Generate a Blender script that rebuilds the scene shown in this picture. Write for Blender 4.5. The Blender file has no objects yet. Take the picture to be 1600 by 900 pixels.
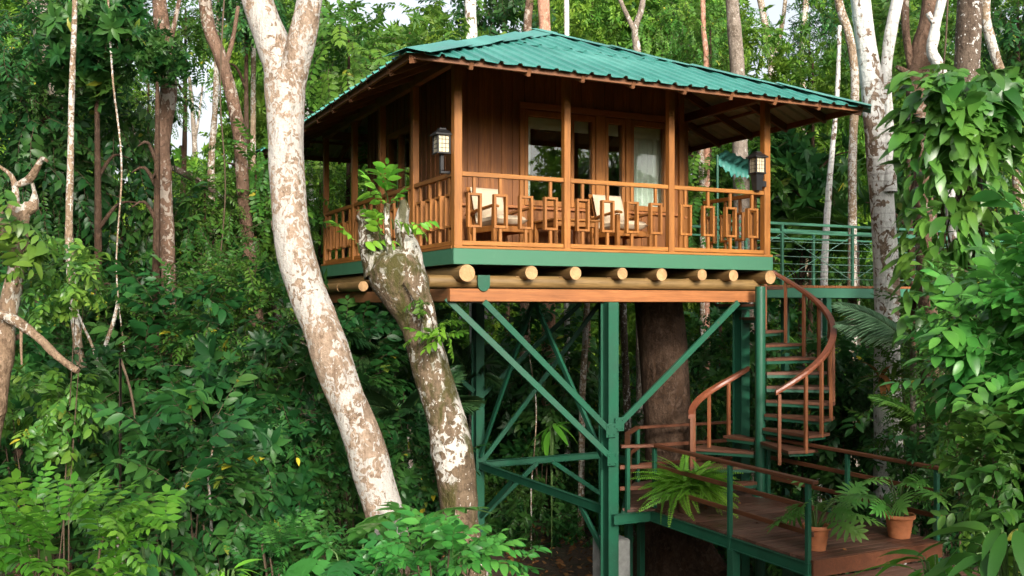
import bpy, math, random
import numpy as np
from mathutils import Vector, Matrix, noise as mnoise

R = math.radians
sc = bpy.context.scene
COL = sc.collection
random.seed(7)

# ------------------------------------------------------------------ camera, sky, sun, exposure
F = 1520.0                      # focal length in photo pixels (1600 wide)
HZ = 478.0                      # horizon row in the photo
CZ = 5.0                        # eye height above the ground under the house
cam = bpy.data.cameras.new('camera')
cam.sensor_width = 36.0
cam.lens = 36.0 * F / 1600.0
cam.shift_y = (HZ - 450.0) / 1600.0
cam.clip_start = 0.1
cam.clip_end = 600.0
camo = bpy.data.objects.new('camera', cam)
COL.objects.link(camo)
camo.location = (0, 0, CZ)
camo.rotation_euler = (R(90), 0, 0)
sc.camera = camo

SUN_EL, SUN_AZ = 21.0, 165.0    # azimuth clockwise from +Y: behind the camera, to its right
w = bpy.data.worlds.new('World')
sc.world = w
w.use_nodes = True
nt = w.node_tree
nt.nodes.clear()
wo = nt.nodes.new('ShaderNodeOutputWorld')
bg = nt.nodes.new('ShaderNodeBackground')
sky = nt.nodes.new('ShaderNodeTexSky')
sky.sky_type = 'NISHITA'
sky.sun_disc = False
sky.sun_elevation = R(SUN_EL)
sky.sun_rotation = R(SUN_AZ)
sky.air_density = 1.0
sky.dust_density = 6.0
sky.ozone_density = 0.6
bg.inputs['Strength'].default_value = 0.15
shs = nt.nodes.new('ShaderNodeHueSaturation')   # thin even cloud takes most of the blue out
shs.inputs['Saturation'].default_value = 0.35
nt.links.new(sky.outputs['Color'], shs.inputs['Color'])
nt.links.new(shs.outputs['Color'], bg.inputs['Color'])
nt.links.new(bg.outputs['Background'], wo.inputs['Surface'])

sl = bpy.data.lights.new('sun', 'SUN')
sl.energy = 1.65
sl.angle = R(6.0)
sl.color = (1.0, 0.93, 0.82)
so = bpy.data.objects.new('sun', sl)
COL.objects.link(so)
sdir = Vector((math.sin(R(SUN_AZ)) * math.cos(R(SUN_EL)), math.cos(R(SUN_AZ)) * math.cos(R(SUN_EL)), math.sin(R(SUN_EL))))
so.rotation_euler = sdir.to_track_quat('Z', 'Y').to_euler()
so.location = (20, -20, 30)

sc.view_settings.view_transform = 'Standard'
sc.view_settings.look = 'None'
sc.view_settings.exposure = 1.14
sc.view_settings.gamma = 1.0
sc.view_settings.use_curve_mapping = False
sc.render.engine = 'CYCLES'
sc.cycles.max_bounces = 6
sc.cycles.diffuse_bounces = 4
sc.cycles.glossy_bounces = 3
sc.cycles.transmission_bounces = 4
sc.cycles.transparent_max_bounces = 8
sc.cycles.caustics_reflective = False
sc.cycles.caustics_refractive = False
sc.cycles.use_denoising = True

# ------------------------------------------------------------------ helpers: coordinates
HA = math.atan2(0.440, 0.898)
U = Vector((math.cos(HA), math.sin(HA), 0))
VV = Vector((-math.sin(HA), math.cos(HA), 0))
P0 = Vector((-0.77, 13.0, 0))       # near corner of the house deck


def at(x, y, Y):
    """photo pixel and distance -> world point"""
    return Vector(((x - 800.0) / F * Y, Y, CZ + (HZ - y) / F * Y))


def hw(u, v, z):
    return P0 + U * u + VV * v + Vector((0, 0, z))


def sm(t):
    t = min(1.0, max(0.0, t))
    return t * t * (3 - 2 * t)


def ground_z(x, y):
    z = 2.9 * sm((9.5 - y) / 8.0)
    z += 0.10 * max(0.0, y - 25.0)
    z += 0.05 * max(0.0, abs(x) - 9.0)
    z += 0.16 * mnoise.noise(Vector((x * 0.25, y * 0.25, 3.1)))
    return z


# ------------------------------------------------------------------ helpers: things, parts
def tag(o, label=None, cat=None, group=None, kind=None):
    if label: o['label'] = label
    if cat: o['category'] = cat
    if group: o['group'] = group
    if kind: o['kind'] = kind
    return o


def thing(name, label, cat, loc=(0, 0, 0), rz=0.0, group=None):
    o = bpy.data.objects.new(name, None)
    COL.objects.link(o)
    o.empty_display_size = 0.3
    o.location = loc
    o.rotation_euler = (0, 0, rz)
    return tag(o, label, cat, group)


def link_mesh(name, me, parent=None):
    o = bpy.data.objects.new(name, me)
    COL.objects.link(o)
    if parent is not None:
        o.parent = parent
    return o


def copy_tree(o, parent=None):
    kids = [c for c in sc.objects if c.parent == o]
    c = o.copy()
    COL.objects.link(c)
    if parent is not None:
        c.parent = parent
    for k in kids:
        copy_tree(k, c)
    return c


class MB:
    """collects shapes and links them as one mesh object"""

    def __init__(self):
        self.v, self.f, self.m, self.s = [], [], [], []

    def add(self, vs, fs, mat=0, smooth=False):
        b = len(self.v)
        self.v.extend([tuple(p) for p in vs])
        for f in fs:
            self.f.append([i + b for i in f])
            self.m.append(mat)
            self.s.append(smooth)

    def frame(self, c, ex, ey, ez, bev=0.004, mat=0):
        """bevelled box: centre and three half-extent vectors"""
        c, ex, ey, ez = Vector(c), Vector(ex), Vector(ey), Vector(ez)
        L = [ex.length, ey.length, ez.length]
        bev = min(bev, 0.45 * min(L))
        vs, idx = [], {}
        for sx in (-1, 1):
            for sy in (-1, 1):
                for sz in (-1, 1):
                    for a in range(3):
                        k = [1 - bev / l for l in L]
                        k[a] = 1.0
                        idx[(sx, sy, sz, a)] = len(vs)
                        vs.append(c + ex * sx * k[0] + ey * sy * k[1] + ez * sz * k[2])
        fs = []
        for a in range(3):
            b, d = (a + 1) % 3, (a + 2) % 3
            for s in (-1, 1):
                q = []
                for (t, r) in ((-1, -1), (1, -1), (1, 1), (-1, 1)):
                    k = [0, 0, 0]
                    k[a], k[b], k[d] = s, t, r
                    q.append(idx[(k[0], k[1], k[2], a)])
                fs.append(q if s > 0 else q[::-1])
        for a in range(3):          # bevel strips along axis a
            b, d = (a + 1) % 3, (a + 2) % 3
            for sb in (-1, 1):
                for sd in (-1, 1):
                    lo, hi = [0, 0, 0], [0, 0, 0]
                    lo[a], hi[a] = -1, 1
                    lo[b] = hi[b] = sb
                    lo[d] = hi[d] = sd
                    q = [idx[(*lo, b)], idx[(*hi, b)], idx[(*hi, d)], idx[(*lo, d)]]
                    fs.append(q if sb * sd < 0 else q[::-1])
        for sx in (-1, 1):
            for sy in (-1, 1):
                for sz in (-1, 1):
                    q = [idx[(sx, sy, sz, 0)], idx[(sx, sy, sz, 1)], idx[(sx, sy, sz, 2)]]
                    fs.append(q if sx * sy * sz > 0 else q[::-1])
        self.add(vs, fs, mat)

    def box(self, x0, x1, y0, y1, z0, z1, bev=0.004, mat=0):
        self.frame(((x0 + x1) / 2, (y0 + y1) / 2, (z0 + z1) / 2), ((x1 - x0) / 2, 0, 0), (0, (y1 - y0) / 2, 0), (0, 0, (z1 - z0) / 2), bev, mat)

    def bar(self, p, q, wd, ht, up=(0, 0, 1), bev=0.004, mat=0):
        p, q, up = Vector(p), Vector(q), Vector(up)
        d = q - p
        s = d.cross(up)
        if s.length < 1e-6:
            s = d.cross(Vector((1, 0, 0)))
        s.normalize()
        t = s.cross(d).normalized()
        self.frame((p + q) / 2, d / 2, s * wd / 2, t * ht / 2, bev, mat)

    def tube(self, pts, rad, n=12, cap=True, mat=0, capmat=None, smooth=True, up=None):
        pts = [Vector(p) for p in pts]
        if not hasattr(rad, '__len__'):
            rad = [rad] * len(pts)
        rings = []
        ref = Vector(up) if up else Vector((0.31, 0.17, 0.93))
        for i, p in enumerate(pts):
            d = pts[min(i + 1, len(pts) - 1)] - pts[max(i - 1, 0)]
            if d.length < 1e-9: d = Vector((0, 0, 1))
            d.normalize()
            s = d.cross(ref)
            if s.length < 0.05: s = d.cross(Vector((1, 0, 0)))
            s.normalize()
            t = s.cross(d)
            ref = t if not up else ref
            rings.append([p + (s * math.cos(2 * math.pi * k / n) + t * math.sin(2 * math.pi * k / n)) * rad[i] for k in range(n)])
        vs = [q for r in rings for q in r]
        fs = []
        for i in range(len(pts) - 1):
            for k in range(n):
                a, b = i * n + k, i * n + (k + 1) % n
                fs.append([a, a + n, b + n, b][::-1])
        self.add(vs, fs, mat, smooth)
        if cap:
            cm = mat if capmat is None else capmat
            self.add(rings[0], [list(range(n))], cm)
            self.add(rings[-1], [list(range(n))[::-1]], cm)

    def lathe(self, prof, n=28, c=(0, 0, 0), mat=0, closed=False):
        vs, fs = [], []
        for (r, z) in prof:
            for k in range(n):
                a = 2 * math.pi * k / n
                vs.append((c[0] + r * math.cos(a), c[1] + r * math.sin(a), c[2] + z))
        for i in range(len(prof) - 1):
            for k in range(n):
                a, b = i * n + k, i * n + (k + 1) % n
                fs.append([a, b, b + n, a + n])
        self.add(vs, fs, mat, True)

    def prism(self, poly, z0, z1, mat=0):
        n = len(poly)
        vs = [(x, y, z0) for x, y in poly] + [(x, y, z1) for x, y in poly]
        fs = [list(range(n))[::-1], list(range(n, 2 * n))] + [[i, (i + 1) % n, n + (i + 1) % n, n + i] for i in range(n)]
        self.add(vs, fs, mat)

    def build(self, name, mats, parent=None):
        me = bpy.data.meshes.new(name)
        me.from_pydata(self.v, [], self.f)
        for m in (mats if isinstance(mats, (list, tuple)) else [mats]):
            me.materials.append(m)
        me.polygons.foreach_set('material_index', self.m)
        me.polygons.foreach_set('use_smooth', self.s)
        me.update()
        return link_mesh(name, me, parent)


# ------------------------------------------------------------------ materials
def mat_new(name):
    m = bpy.data.materials.new(name)
    m.use_nodes = True
    t = m.node_tree
    t.nodes.clear()
    out = t.nodes.new('ShaderNodeOutputMaterial')
    return m, t, out


def nd(t, typ, **kw):
    n = t.nodes.new(typ)
    for k, v in kw.items():
        if k in n.inputs.keys():
            n.inputs[k].default_value = v
        else:
            setattr(n, k, v)
    return n


def ramp(t, stops, fac, interp='LINEAR'):
    r = t.nodes.new('ShaderNodeValToRGB')
    r.color_ramp.interpolation = interp
    e = r.color_ramp.elements
    while len(e) > 1: e.remove(e[-1])
    for i, (p, c) in enumerate(stops):
        el = e[0] if i == 0 else e.new(p)
        el.position = p
        el.color = (*c, 1) if len(c) == 3 else c
    t.links.new(fac, r.inputs['Fac'])
    return r.outputs['Color']


def mixc(t, fac, a, b, mode='MIX'):
    m = t.nodes.new('ShaderNodeMix')
    m.data_type = 'RGBA'
    m.blend_type = mode
    for sock, val in ((m.inputs[0], fac), (m.inputs[6], a), (m.inputs[7], b)):
        if hasattr(val, 'is_linked'): t.links.new(val, sock)
        elif isinstance(val, tuple): sock.default_value = (*val, 1)
        else: sock.default_value = val
    return m.outputs[2]


def mapped(t, scale=(1, 1, 1), loc=(0, 0, 0), coord='Object'):
    tc = t.nodes.new('ShaderNodeTexCoord')
    mp = t.nodes.new('ShaderNodeMapping')
    mp.inputs['Scale'].default_value = scale
    mp.inputs['Location'].default_value = loc
    t.links.new(tc.outputs[coord], mp.inputs['Vector'])
    return mp.outputs['Vector']


def noise(t, vec, scale, detail=4, rough=0.55, dist=0.0):
    n = nd(t, 'ShaderNodeTexNoise', Scale=scale, Detail=detail, Roughness=rough, Distortion=dist)
    t.links.new(vec, n.inputs['Vector'])
    return n.outputs['Fac']


def bump(t, h, strength, dist=0.02):
    b = nd(t, 'ShaderNodeBump', Strength=strength, Distance=dist)
    t.links.new(h, b.inputs['Height'])
    return b.outputs['Normal']


def principled(t, out, color, rough=0.5, normal=None, **kw):
    p = t.nodes.new('ShaderNodeBsdfPrincipled')
    if hasattr(color, 'is_linked'): t.links.new(color, p.inputs['Base Color'])
    else: p.inputs['Base Color'].default_value = (*color, 1)
    if hasattr(rough, 'is_linked'): t.links.new(rough, p.inputs['Roughness'])
    else: p.inputs['Roughness'].default_value = rough
    if normal is not None: t.links.new(normal, p.inputs['Normal'])
    for k, v in kw.items(): p.inputs[k].default_value = v
    t.links.new(p.outputs[0], out.inputs['Surface'])
    return p


def wood_mat(name, dark, mid, light, axis=2, rough=0.5, knots=True, grain=1.0):
    m, t, out = mat_new(name)
    s = [14.0, 14.0, 14.0]
    s[axis] = 1.1
    v = mapped(t, tuple(s))
    g = noise(t, v, 2.2 * grain, 6, 0.62, 0.6)
    c = ramp(t, [(0.25, dark), (0.5, mid), (0.78, light)], g)
    v2 = mapped(t, (1, 1, 1))
    bl = noise(t, v2, 1.3, 3, 0.5)
    c = mixc(t, ramp(t, [(0.35, (0, 0, 0)), (0.75, (0.55, 0.55, 0.55))], bl), c, tuple(x * 0.62 for x in dark))
    s3 = [60.0, 60.0, 60.0]; s3[axis] = 2.5
    fine = noise(t, mapped(t, tuple(s3)), 1.6, 3, 0.6)
    c = mixc(t, ramp(t, [(0.4, (0, 0, 0)), (0.62, (0.35, 0.35, 0.35))], fine), c, tuple(x * 0.5 for x in dark))
    s4 = [5.2, 5.2, 5.2]; s4[axis] = .12
    brd = noise(t, mapped(t, tuple(s4), (2.7, 5.1, 8.8)), 1.0, 2, .5)
    c = mixc(t, ramp(t, [(.46, (0, 0, 0)), (.62, (.55, .55, .55))], brd), c, tuple(x * .9 for x in dark))
    rr = ramp(t, [(0.2, (rough - .1,) * 3), (0.8, (rough + .15,) * 3)], g)
    principled(t, out, c, rr, bump(t, g, 0.25, 0.006))
    return m


def paint_mat(name, col, rough=0.42, wear=0.25, scale=2.0, rust=None):
    m, t, out = mat_new(name)
    v = mapped(t)
    a = noise(t, v, scale, 5, 0.6)
    b = noise(t, v, scale * 9, 4, 0.6)
    c = mixc(t, ramp(t, [(0.35, (0, 0, 0)), (0.75, (wear * 1.6,) * 3)], a), col, tuple(x * 0.55 for x in col))
    c = mixc(t, ramp(t, [(0.6, (0, 0, 0)), (0.8, (wear,) * 3)], b), c, tuple(min(1, x * 1.5 + .03) for x in col))
    if rust:
        k = noise(t, v, scale * 4, 6, 0.7)
        c = mixc(t, ramp(t, [(0.64, (0, 0, 0)), (0.72, (.7, .7, .7))], k), c, rust)
    rr = ramp(t, [(0.3, (rough - .08,) * 3), (0.8, (rough + .2,) * 3)], a)
    principled(t, out, c, rr, bump(t, b, 0.08, 0.004))
    return m


def plain_mat(name, col, rough=0.6, var=0.2, scale=8, bmp=0.1, **kw):
    m, t, out = mat_new(name)
    v = mapped(t)
    a = noise(t, v, scale, 5, 0.6)
    c = ramp(t, [(0.3, tuple(x * (1 - var) for x in col)), (0.7, tuple(min(1, x * (1 + var)) for x in col))], a)
    principled(t, out, c, rough, bump(t, a, bmp, 0.01), **kw)
    return m


def bark_mat(name, base, dark, pale, pale_amt=0.5, moss=None, moss_amt=0.0, scale=1.0, rough=0.85, rings=0.0, spots=0.0):
    """bark with pale lichen plates of hard outline, darker flakes, moss"""
    m, t, out = mat_new(name)
    v = mapped(t, (scale, scale, scale * 0.7))
    n1 = noise(t, v, 3.2, 6, 0.62, 0.3)
    n2 = noise(t, v, 16, 5, 0.65)
    c = ramp(t, [(0.28, dark), (0.5, base), (0.75, tuple(min(1, x * 1.45) for x in base))], n1)
    c = mixc(t, ramp(t, [(0.42, (0, 0, 0)), (0.66, (.6, .6, .6))], n2), c, dark)
    n5 = noise(t, mapped(t, (scale, scale, scale * .6), (5.3, 1.7, 9.2)), 1.15, 4, .55)
    c = mixc(t, ramp(t, [(0.42, (0, 0, 0)), (0.6, (.55, .55, .55))], n5), c, tuple(min(1, x * 1.3 + .015) for x in base))
    n6 = noise(t, mapped(t, (scale, scale, scale * .75), (6.6, 3.3, 2.1)), 6.5, 4, .55, .7)
    c = mixc(t, ramp(t, [(.545, (0, 0, 0)), (.58, (.65, .65, .65))], n6), c, tuple(min(1, x * 1.35 + .02) for x in base))
    n7 = noise(t, mapped(t, (scale, scale, scale * .75), (1.6, 8.3, 4.1)), 8.5, 4, .55, .7)
    c = mixc(t, ramp(t, [(.60, (0, 0, 0)), (.63, (.55, .55, .55))], n7), c, dark)
    # lichen plates: low frequency coverage times hard edged blobs
    n3 = noise(t, mapped(t, (scale, scale, scale * .55), (3.7, 9.1, 1.3)), 0.9, 3, .5)
    n4 = noise(t, mapped(t, (scale, scale, scale * .8), (1.7, 4.1, 7.3)), 5.5, 5, .58, 0.9)
    mul = nd(t, 'ShaderNodeMath', operation='MULTIPLY_ADD')
    t.links.new(n3, mul.inputs[0]); mul.inputs[1].default_value = 0.75
    t.links.new(n4, mul.inputs[2])
    th = 1.16 - 0.55 * pale_amt
    k = ramp(t, [(max(0.0, min(0.97, th - 0.015)), (0, 0, 0)), (max(0.01, min(0.99, th + 0.015)), (1, 1, 1))], mul.outputs[0])
    pv = mixc(t, ramp(t, [(0.35, (0, 0, 0)), (0.7, (.5, .5, .5))], n2), pale, tuple(x * .62 for x in pale))
    if pale_amt > -.2: c = mixc(t, k, c, pv)
    if spots > 0:
        vo = nd(t, 'ShaderNodeTexVoronoi', Scale=9.0)
        t.links.new(mapped(t, (scale, scale, scale * .8)), vo.inputs['Vector'])
        ks = ramp(t, [(0.16 * spots, (1, 1, 1)), (0.19 * spots, (0, 0, 0))], vo.outputs['Distance'])
        c = mixc(t, ks, c, tuple(min(1, x * 1.08) for x in pale))
    if rings > 0:
        nr = noise(t, mapped(t, (scale * .6, scale * .6, scale * 9), (2, 2, 2)), 1.4, 4, .6)
        c = mixc(t, ramp(t, [(0.55, (0, 0, 0)), (0.66, (rings,) * 3)], nr), c, dark)
    if moss:
        nm = noise(t, mapped(t, (scale, scale, scale * .45), (8.1, 2.2, 5.5)), 1.7, 6, .66, .4)
        c = mixc(t, ramp(t, [(0.72 - 0.4 * moss_amt, (0, 0, 0)), (0.82 - 0.4 * moss_amt, (.9, .9, .9))], nm), c, moss)
    h = nd(t, 'ShaderNodeMath', operation='ADD')
    t.links.new(n1, h.inputs[0]); t.links.new(n2, h.inputs[1])
    ns = noise(t, mapped(t, (scale * 3.2, scale * 3.2, scale * .22), (3, 7, 1)), 2.2, 5, .65, .3)
    c = mixc(t, ramp(t, [(.52, (0, 0, 0)), (.66, (.42, .42, .42))], ns), c, dark)
    h2 = nd(t, 'ShaderNodeMath', operation='ADD')
    t.links.new(h.outputs[0], h2.inputs[0]); t.links.new(ns, h2.inputs[1])
    h3 = nd(t, 'ShaderNodeMath', operation='ADD')
    t.links.new(h2.outputs[0], h3.inputs[0]); t.links.new(n6, h3.inputs[1])
    principled(t, out, c, rough, bump(t, h3.outputs[0], 0.8, 0.035), **{'Specular IOR Level': 0.2})
    return m


def leaf_mat(name, dark, mid, light, rough=0.42, trans=0.3, tcol=None, spec=0.4, yellow=0.0):
    m, t, out = mat_new(name)
    at_ = nd(t, 'ShaderNodeAttribute', attribute_name='rnd')
    stops = [(0.0, dark), (0.5, mid), (0.95, light)]
    if yellow > 0:
        stops = [(0.0, dark), (0.5, mid), (0.97 - yellow, light), (1 - yellow * .5, (0.5, 0.42, 0.03))]
    c = ramp(t, stops, at_.outputs['Fac'])
    dr = noise(t, mapped(t), .55, 3, .6)
    warm = tuple(min(1, q) for q in (light[0] * 1.5 + .01, light[1] * 1.02, light[2] * .8))
    c = mixc(t, ramp(t, [(.46, (0, 0, 0)), (.68, (.55, .55, .55))], dr), c, warm)
    c = mixc(t, ramp(t, [(.32, (.6, .6, .6)), (.48, (0, 0, 0))], dr), c, dark)
    oi = nd(t, 'ShaderNodeObjectInfo')
    hs = nd(t, 'ShaderNodeHueSaturation', Saturation=1.0)
    mr = nd(t, 'ShaderNodeMapRange')
    mr.inputs[3].default_value = 0.7; mr.inputs[4].default_value = 1.3
    t.links.new(oi.outputs['Random'], mr.inputs[0])
    t.links.new(mr.outputs[0], hs.inputs['Value'])
    t.links.new(c, hs.inputs['Color'])
    cc = hs.outputs['Color']
    p = t.nodes.new('ShaderNodeBsdfPrincipled')
    t.links.new(cc, p.inputs['Base Color'])
    p.inputs['Roughness'].default_value = rough
    p.inputs['Specular IOR Level'].default_value = spec
    tr = t.nodes.new('ShaderNodeBsdfTranslucent')
    tc = mixc(t, 0.55, cc, tcol or tuple(min(1, x * 1.5 + 0.02) for x in light))
    t.links.new(tc, tr.inputs['Color'])
    ms = t.nodes.new('ShaderNodeMixShader')
    ms.inputs[0].default_value = trans
    t.links.new(p.outputs[0], ms.inputs[1])
    t.links.new(tr.outputs[0], ms.inputs[2])
    t.links.new(ms.outputs[0], out.inputs['Surface'])
    return m


M = {}
M['post'] = wood_mat('post_wood', (.22, .08, .013), (.35, .130, .022), (.46, .195, .038), 2)
M['rail_u'] = wood_mat('rail_wood', (.24, .09, .014), (.37, .148, .025), (.49, .205, .042), 0)
M['rail_v'] = wood_mat('side_rail_wood', (.22, .08, .013), (.35, .130, .022), (.46, .195, .038), 1)
M['wall'] = wood_mat('wall_wood', (.13, .045, .011), (.27, .097, .02), (.40, .155, .036), 2, .55)
M['beam_u'] = wood_mat('beam_wood', (.22, .075, .02), (.35, .125, .034), (.45, .18, .055), 0, .55)
M['beam_v'] = wood_mat('side_beam_wood', (.17, .07, .025), (.28, .11, .04), (.36, .15, .06), 1, .55)
M['rafter'] = wood_mat('rafter_wood', (.13, .05, .018), (.22, .085, .03), (.3, .12, .045), 0, .6)
M['log'] = wood_mat('log_wood', (.12, .07, .022), (.24, .145, .05), (.36, .23, .09), 0, .5)
M['log_v'] = wood_mat('joist_log_wood', (.12, .065, .022), (.22, .13, .045), (.33, .21, .085), 1, .5)
M['rail_brown'] = wood_mat('walkway_rail_wood', (.08, .027, .012), (.13, .043, .018), (.18, .063, .027), 1, .45)
M['tread'] = wood_mat('tread_wood', (.09, .036, .019), (.15, .06, .032), (.21, .09, .052), 0, .5)
M['green'] = paint_mat('green_steel_paint', (.013, .088, .048), .40, .45, 2.6, rust=(.05, .06, .035))
M['fascia'] = paint_mat('green_fascia_paint', (.042, .145, .082), .45, .18, 1.2)
M['roof'] = paint_mat('teal_roof_paint', (.066, .27, .225), .34, .35, 1.1)
def roof_mat():
    m, t, out = mat_new('teal_roof_sheet')
    v = mapped(t)
    a = noise(t, v, 1.0, 6, .65)
    b = noise(t, v, 14, 5, .7)
    st = noise(t, mapped(t, (9, .7, .7)), 1.6, 4, .6)
    st2 = noise(t, mapped(t, (.7, 9, .7), (4, 4, 4)), 1.6, 4, .6)
    c = ramp(t, [(.25, (.022, .15, .125)), (.5, (.046, .215, .18)), (.75, (.095, .30, .26))], a)
    for k in (st, st2):
        c = mixc(t, ramp(t, [(.52, (0, 0, 0)), (.72, (.45, .45, .45))], k), c, (.045, .16, .13))
    c = mixc(t, ramp(t, [(.62, (0, 0, 0)), (.72, (.6, .6, .6))], b), c, (.10, .17, .12))
    rr = ramp(t, [(.3, (.3,) * 3), (.7, (.55,) * 3)], a)
    principled(t, out, c, rr, bump(t, a, .12, .02))
    return m


M['roof'] = roof_mat()
M['bridge_green'] = paint_mat('bridge_green_paint', (.042, .165, .098), .45, .25, 1.5)
M['roofin'] = plain_mat('roof_underside', (.34, .33, .29), .6, .25, 3)
M['black'] = plain_mat('black_iron', (.012, .012, .013), .4, .2, 20)
M['lampglass'] = plain_mat('frosted_lamp_glass', (.55, .48, .33), .35, .1, 12)
M['cushion'] = plain_mat('cream_canvas', (.50, .40, .28), .9, .08, 60, .3)
M['curtain'] = plain_mat('curtain_cloth', (.72, .76, .70), .9, .05, 20, .1)
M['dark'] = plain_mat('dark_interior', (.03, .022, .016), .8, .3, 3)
M['terracotta'] = plain_mat('terracotta', (.46, .16, .065), .75, .18, 9, .15)
M['brown_pot'] = plain_mat('brown_pot_clay', (.10, .045, .022), .7, .2, 9, .15)
M['soil'] = plain_mat('potting_soil', (.035, .022, .014), .95, .4, 40, .6)
M['concrete'] = plain_mat('concrete', (.20, .205, .195), .85, .35, 5, .3)
M['cable'] = plain_mat('cable_steel', (.12, .24, .18), .4, .2, 10)


def log_end_mat():
    m, t, out = mat_new('sawn_log_end')
    v = mapped(t)
    n = noise(t, v, 9, 5, .6)
    n2 = noise(t, v, 34, 5, .7)
    n = noise(t, v, 6, 6, .7)
    c = ramp(t, [(0.3, (.15, .08, .035)), (0.5, (.36, .21, .09)), (0.75, (.52, .34, .17))], n)
    c = mixc(t, ramp(t, [(0.5, (0, 0, 0)), (0.7, (.5, .5, .5))], n2), c, (.24, .11, .035))
    principled(t, out, c, .7, bump(t, n2, .2, .01))
    return m


def glass_mat():
    m, t, out = mat_new('window_glass')
    lw = nd(t, 'ShaderNodeLayerWeight', Blend=0.5)
    pw = nd(t, 'ShaderNodeMath', operation='POWER'); pw.inputs[1].default_value = 4.0
    t.links.new(lw.outputs['Facing'], pw.inputs[0])
    fr = nd(t, 'ShaderNodeMath', operation='MULTIPLY_ADD'); fr.inputs[1].default_value = 0.85; fr.inputs[2].default_value = 0.075
    t.links.new(pw.outputs[0], fr.inputs[0])
    tr = nd(t, 'ShaderNodeBsdfTransparent')
    tr.inputs['Color'].default_value = (.86, .90, .87, 1)
    gl = nd(t, 'ShaderNodeBsdfGlossy', Roughness=0.0)
    gl.inputs['Color'].default_value = (1, 1, 1, 1)
    ms = nd(t, 'ShaderNodeMixShader')
    t.links.new(fr.outputs[0], ms.inputs[0])
    t.links.new(tr.outputs[0], ms.inputs[1])
    t.links.new(gl.outputs[0], ms.inputs[2])
    t.links.new(ms.outputs[0], out.inputs['Surface'])
    return m


def deck_mat():
    m, t, out = mat_new('deck_boards')
    at_ = nd(t, 'ShaderNodeAttribute', attribute_name='rnd')
    v = mapped(t, (1.2, 16, 16))
    g = noise(t, v, 2.6, 6, .65, .4)
    c = ramp(t, [(0.25, (.05, .022, .014)), (0.5, (.12, .054, .036)), (0.8, (.20, .105, .075))], g)
    c = mixc(t, ramp(t, [(0, (0, 0, 0)), (1, (.85, .85, .85))], at_.outputs['Fac']), c, (.045, .02, .013))
    b = noise(t, mapped(t), 1.6, 5, .6)
    c = mixc(t, ramp(t, [(.45, (0, 0, 0)), (.7, (.6, .6, .6))], b), c, (.13, .075, .055))
    rr = ramp(t, [(.3, (.32,) * 3), (.7, (.6,) * 3)], b)
    principled(t, out, c, rr, bump(t, g, .3, .006))
    return m


def soil_mat():
    m, t, out = mat_new('forest_floor')
    v = mapped(t)
    a = noise(t, v, .7, 6, .6)
    b = noise(t, v, 9, 6, .7)
    c = ramp(t, [(.3, (.022, .013, .008)), (.5, (.055, .032, .018)), (.7, (.10, .06, .032))], b)
    c = mixc(t, ramp(t, [(.5, (0, 0, 0)), (.65, (.7, .7, .7))], a), c, (.03, .035, .012))
    principled(t, out, c, .95, bump(t, b, .9, .08))
    return m


M['log_end'] = log_end_mat()
M['glass'] = glass_mat()
M['deck'] = deck_mat()
M['ground'] = soil_mat()

M['bark_main'] = bark_mat('pale_lichen_bark', (.26, .19, .135), (.11, .068, .042), (.47, .44, .40), .55, (.10, .078, .03), .22, 2.6, spots=.7)
M['bark_moss'] = bark_mat('mossy_bark', (.13, .09, .055), (.04, .027, .016), (.54, .51, .46), .36, (.05, .048, .010), .62, 2.1, spots=.7)
M['bark_white'] = bark_mat('white_bark', (.17, .12, .085), (.075, .05, .03), (.64, .63, .60), .70, (.075, .07, .022), .25, 1.5, rings=.4)
M['bark_sap'] = bark_mat('sapling_bark', (.26, .19, .125), (.11, .065, .035), (.58, .55, .5), .46, None, 0, 3.4, rings=.6)
M['bark_brown'] = bark_mat('brown_bark', (.135, .08, .052), (.05, .03, .019), (.34, .29, .24), .22, (.05, .058, .016), .16, 1.8)
M['bark_red'] = bark_mat('reddish_bark', (.38, .20, .135), (.20, .09, .055), (.52, .38, .3), .3, None, 0, 1.5)
M['bark_gnarl'] = bark_mat('gnarled_bark', (.20, .135, .085), (.07, .042, .025), (.48, .44, .38), .32, (.06, .065, .016), .25, 2.2)
M['bark_dark'] = bark_mat('dark_bark', (.052, .028, .015), (.018, .011, .007), (.30, .27, .23), -.5, (.04, .043, .012), .16, 1.8)
M['bark_grey'] = bark_mat('grey_bark', (.19, .155, .125), (.075, .055, .037), (.46, .43, .39), .26, (.06, .065, .02), .22, 1.8)
M['bark_spot'] = bark_mat('spotted_bark', (.10, .072, .052), (.042, .028, .019), (.50, .48, .45), .30, (.05, .052, .015), .2, 1.9, spots=.85)

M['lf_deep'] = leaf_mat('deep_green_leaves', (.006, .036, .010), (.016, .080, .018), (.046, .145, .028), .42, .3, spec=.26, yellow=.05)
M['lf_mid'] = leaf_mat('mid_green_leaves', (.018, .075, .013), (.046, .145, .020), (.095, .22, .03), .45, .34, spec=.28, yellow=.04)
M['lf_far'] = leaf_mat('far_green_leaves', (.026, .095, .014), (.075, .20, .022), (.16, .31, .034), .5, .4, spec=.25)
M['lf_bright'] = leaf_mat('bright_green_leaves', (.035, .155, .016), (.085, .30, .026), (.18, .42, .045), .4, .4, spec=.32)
M['lf_bright2'] = leaf_mat('glossy_green_leaves', (.017, .098, .022), (.036, .175, .030), (.082, .275, .045), .34, .35)
M['lf_vine'] = leaf_mat('vine_leaves', (.016, .07, .015), (.04, .14, .022), (.10, .25, .04), .34, .32, spec=.5, yellow=.02)
M['lf_yel'] = leaf_mat('yellowing_leaves', (.03, .11, .02), (.07, .20, .03), (.16, .32, .045), .36, .36, yellow=.09)
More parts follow.
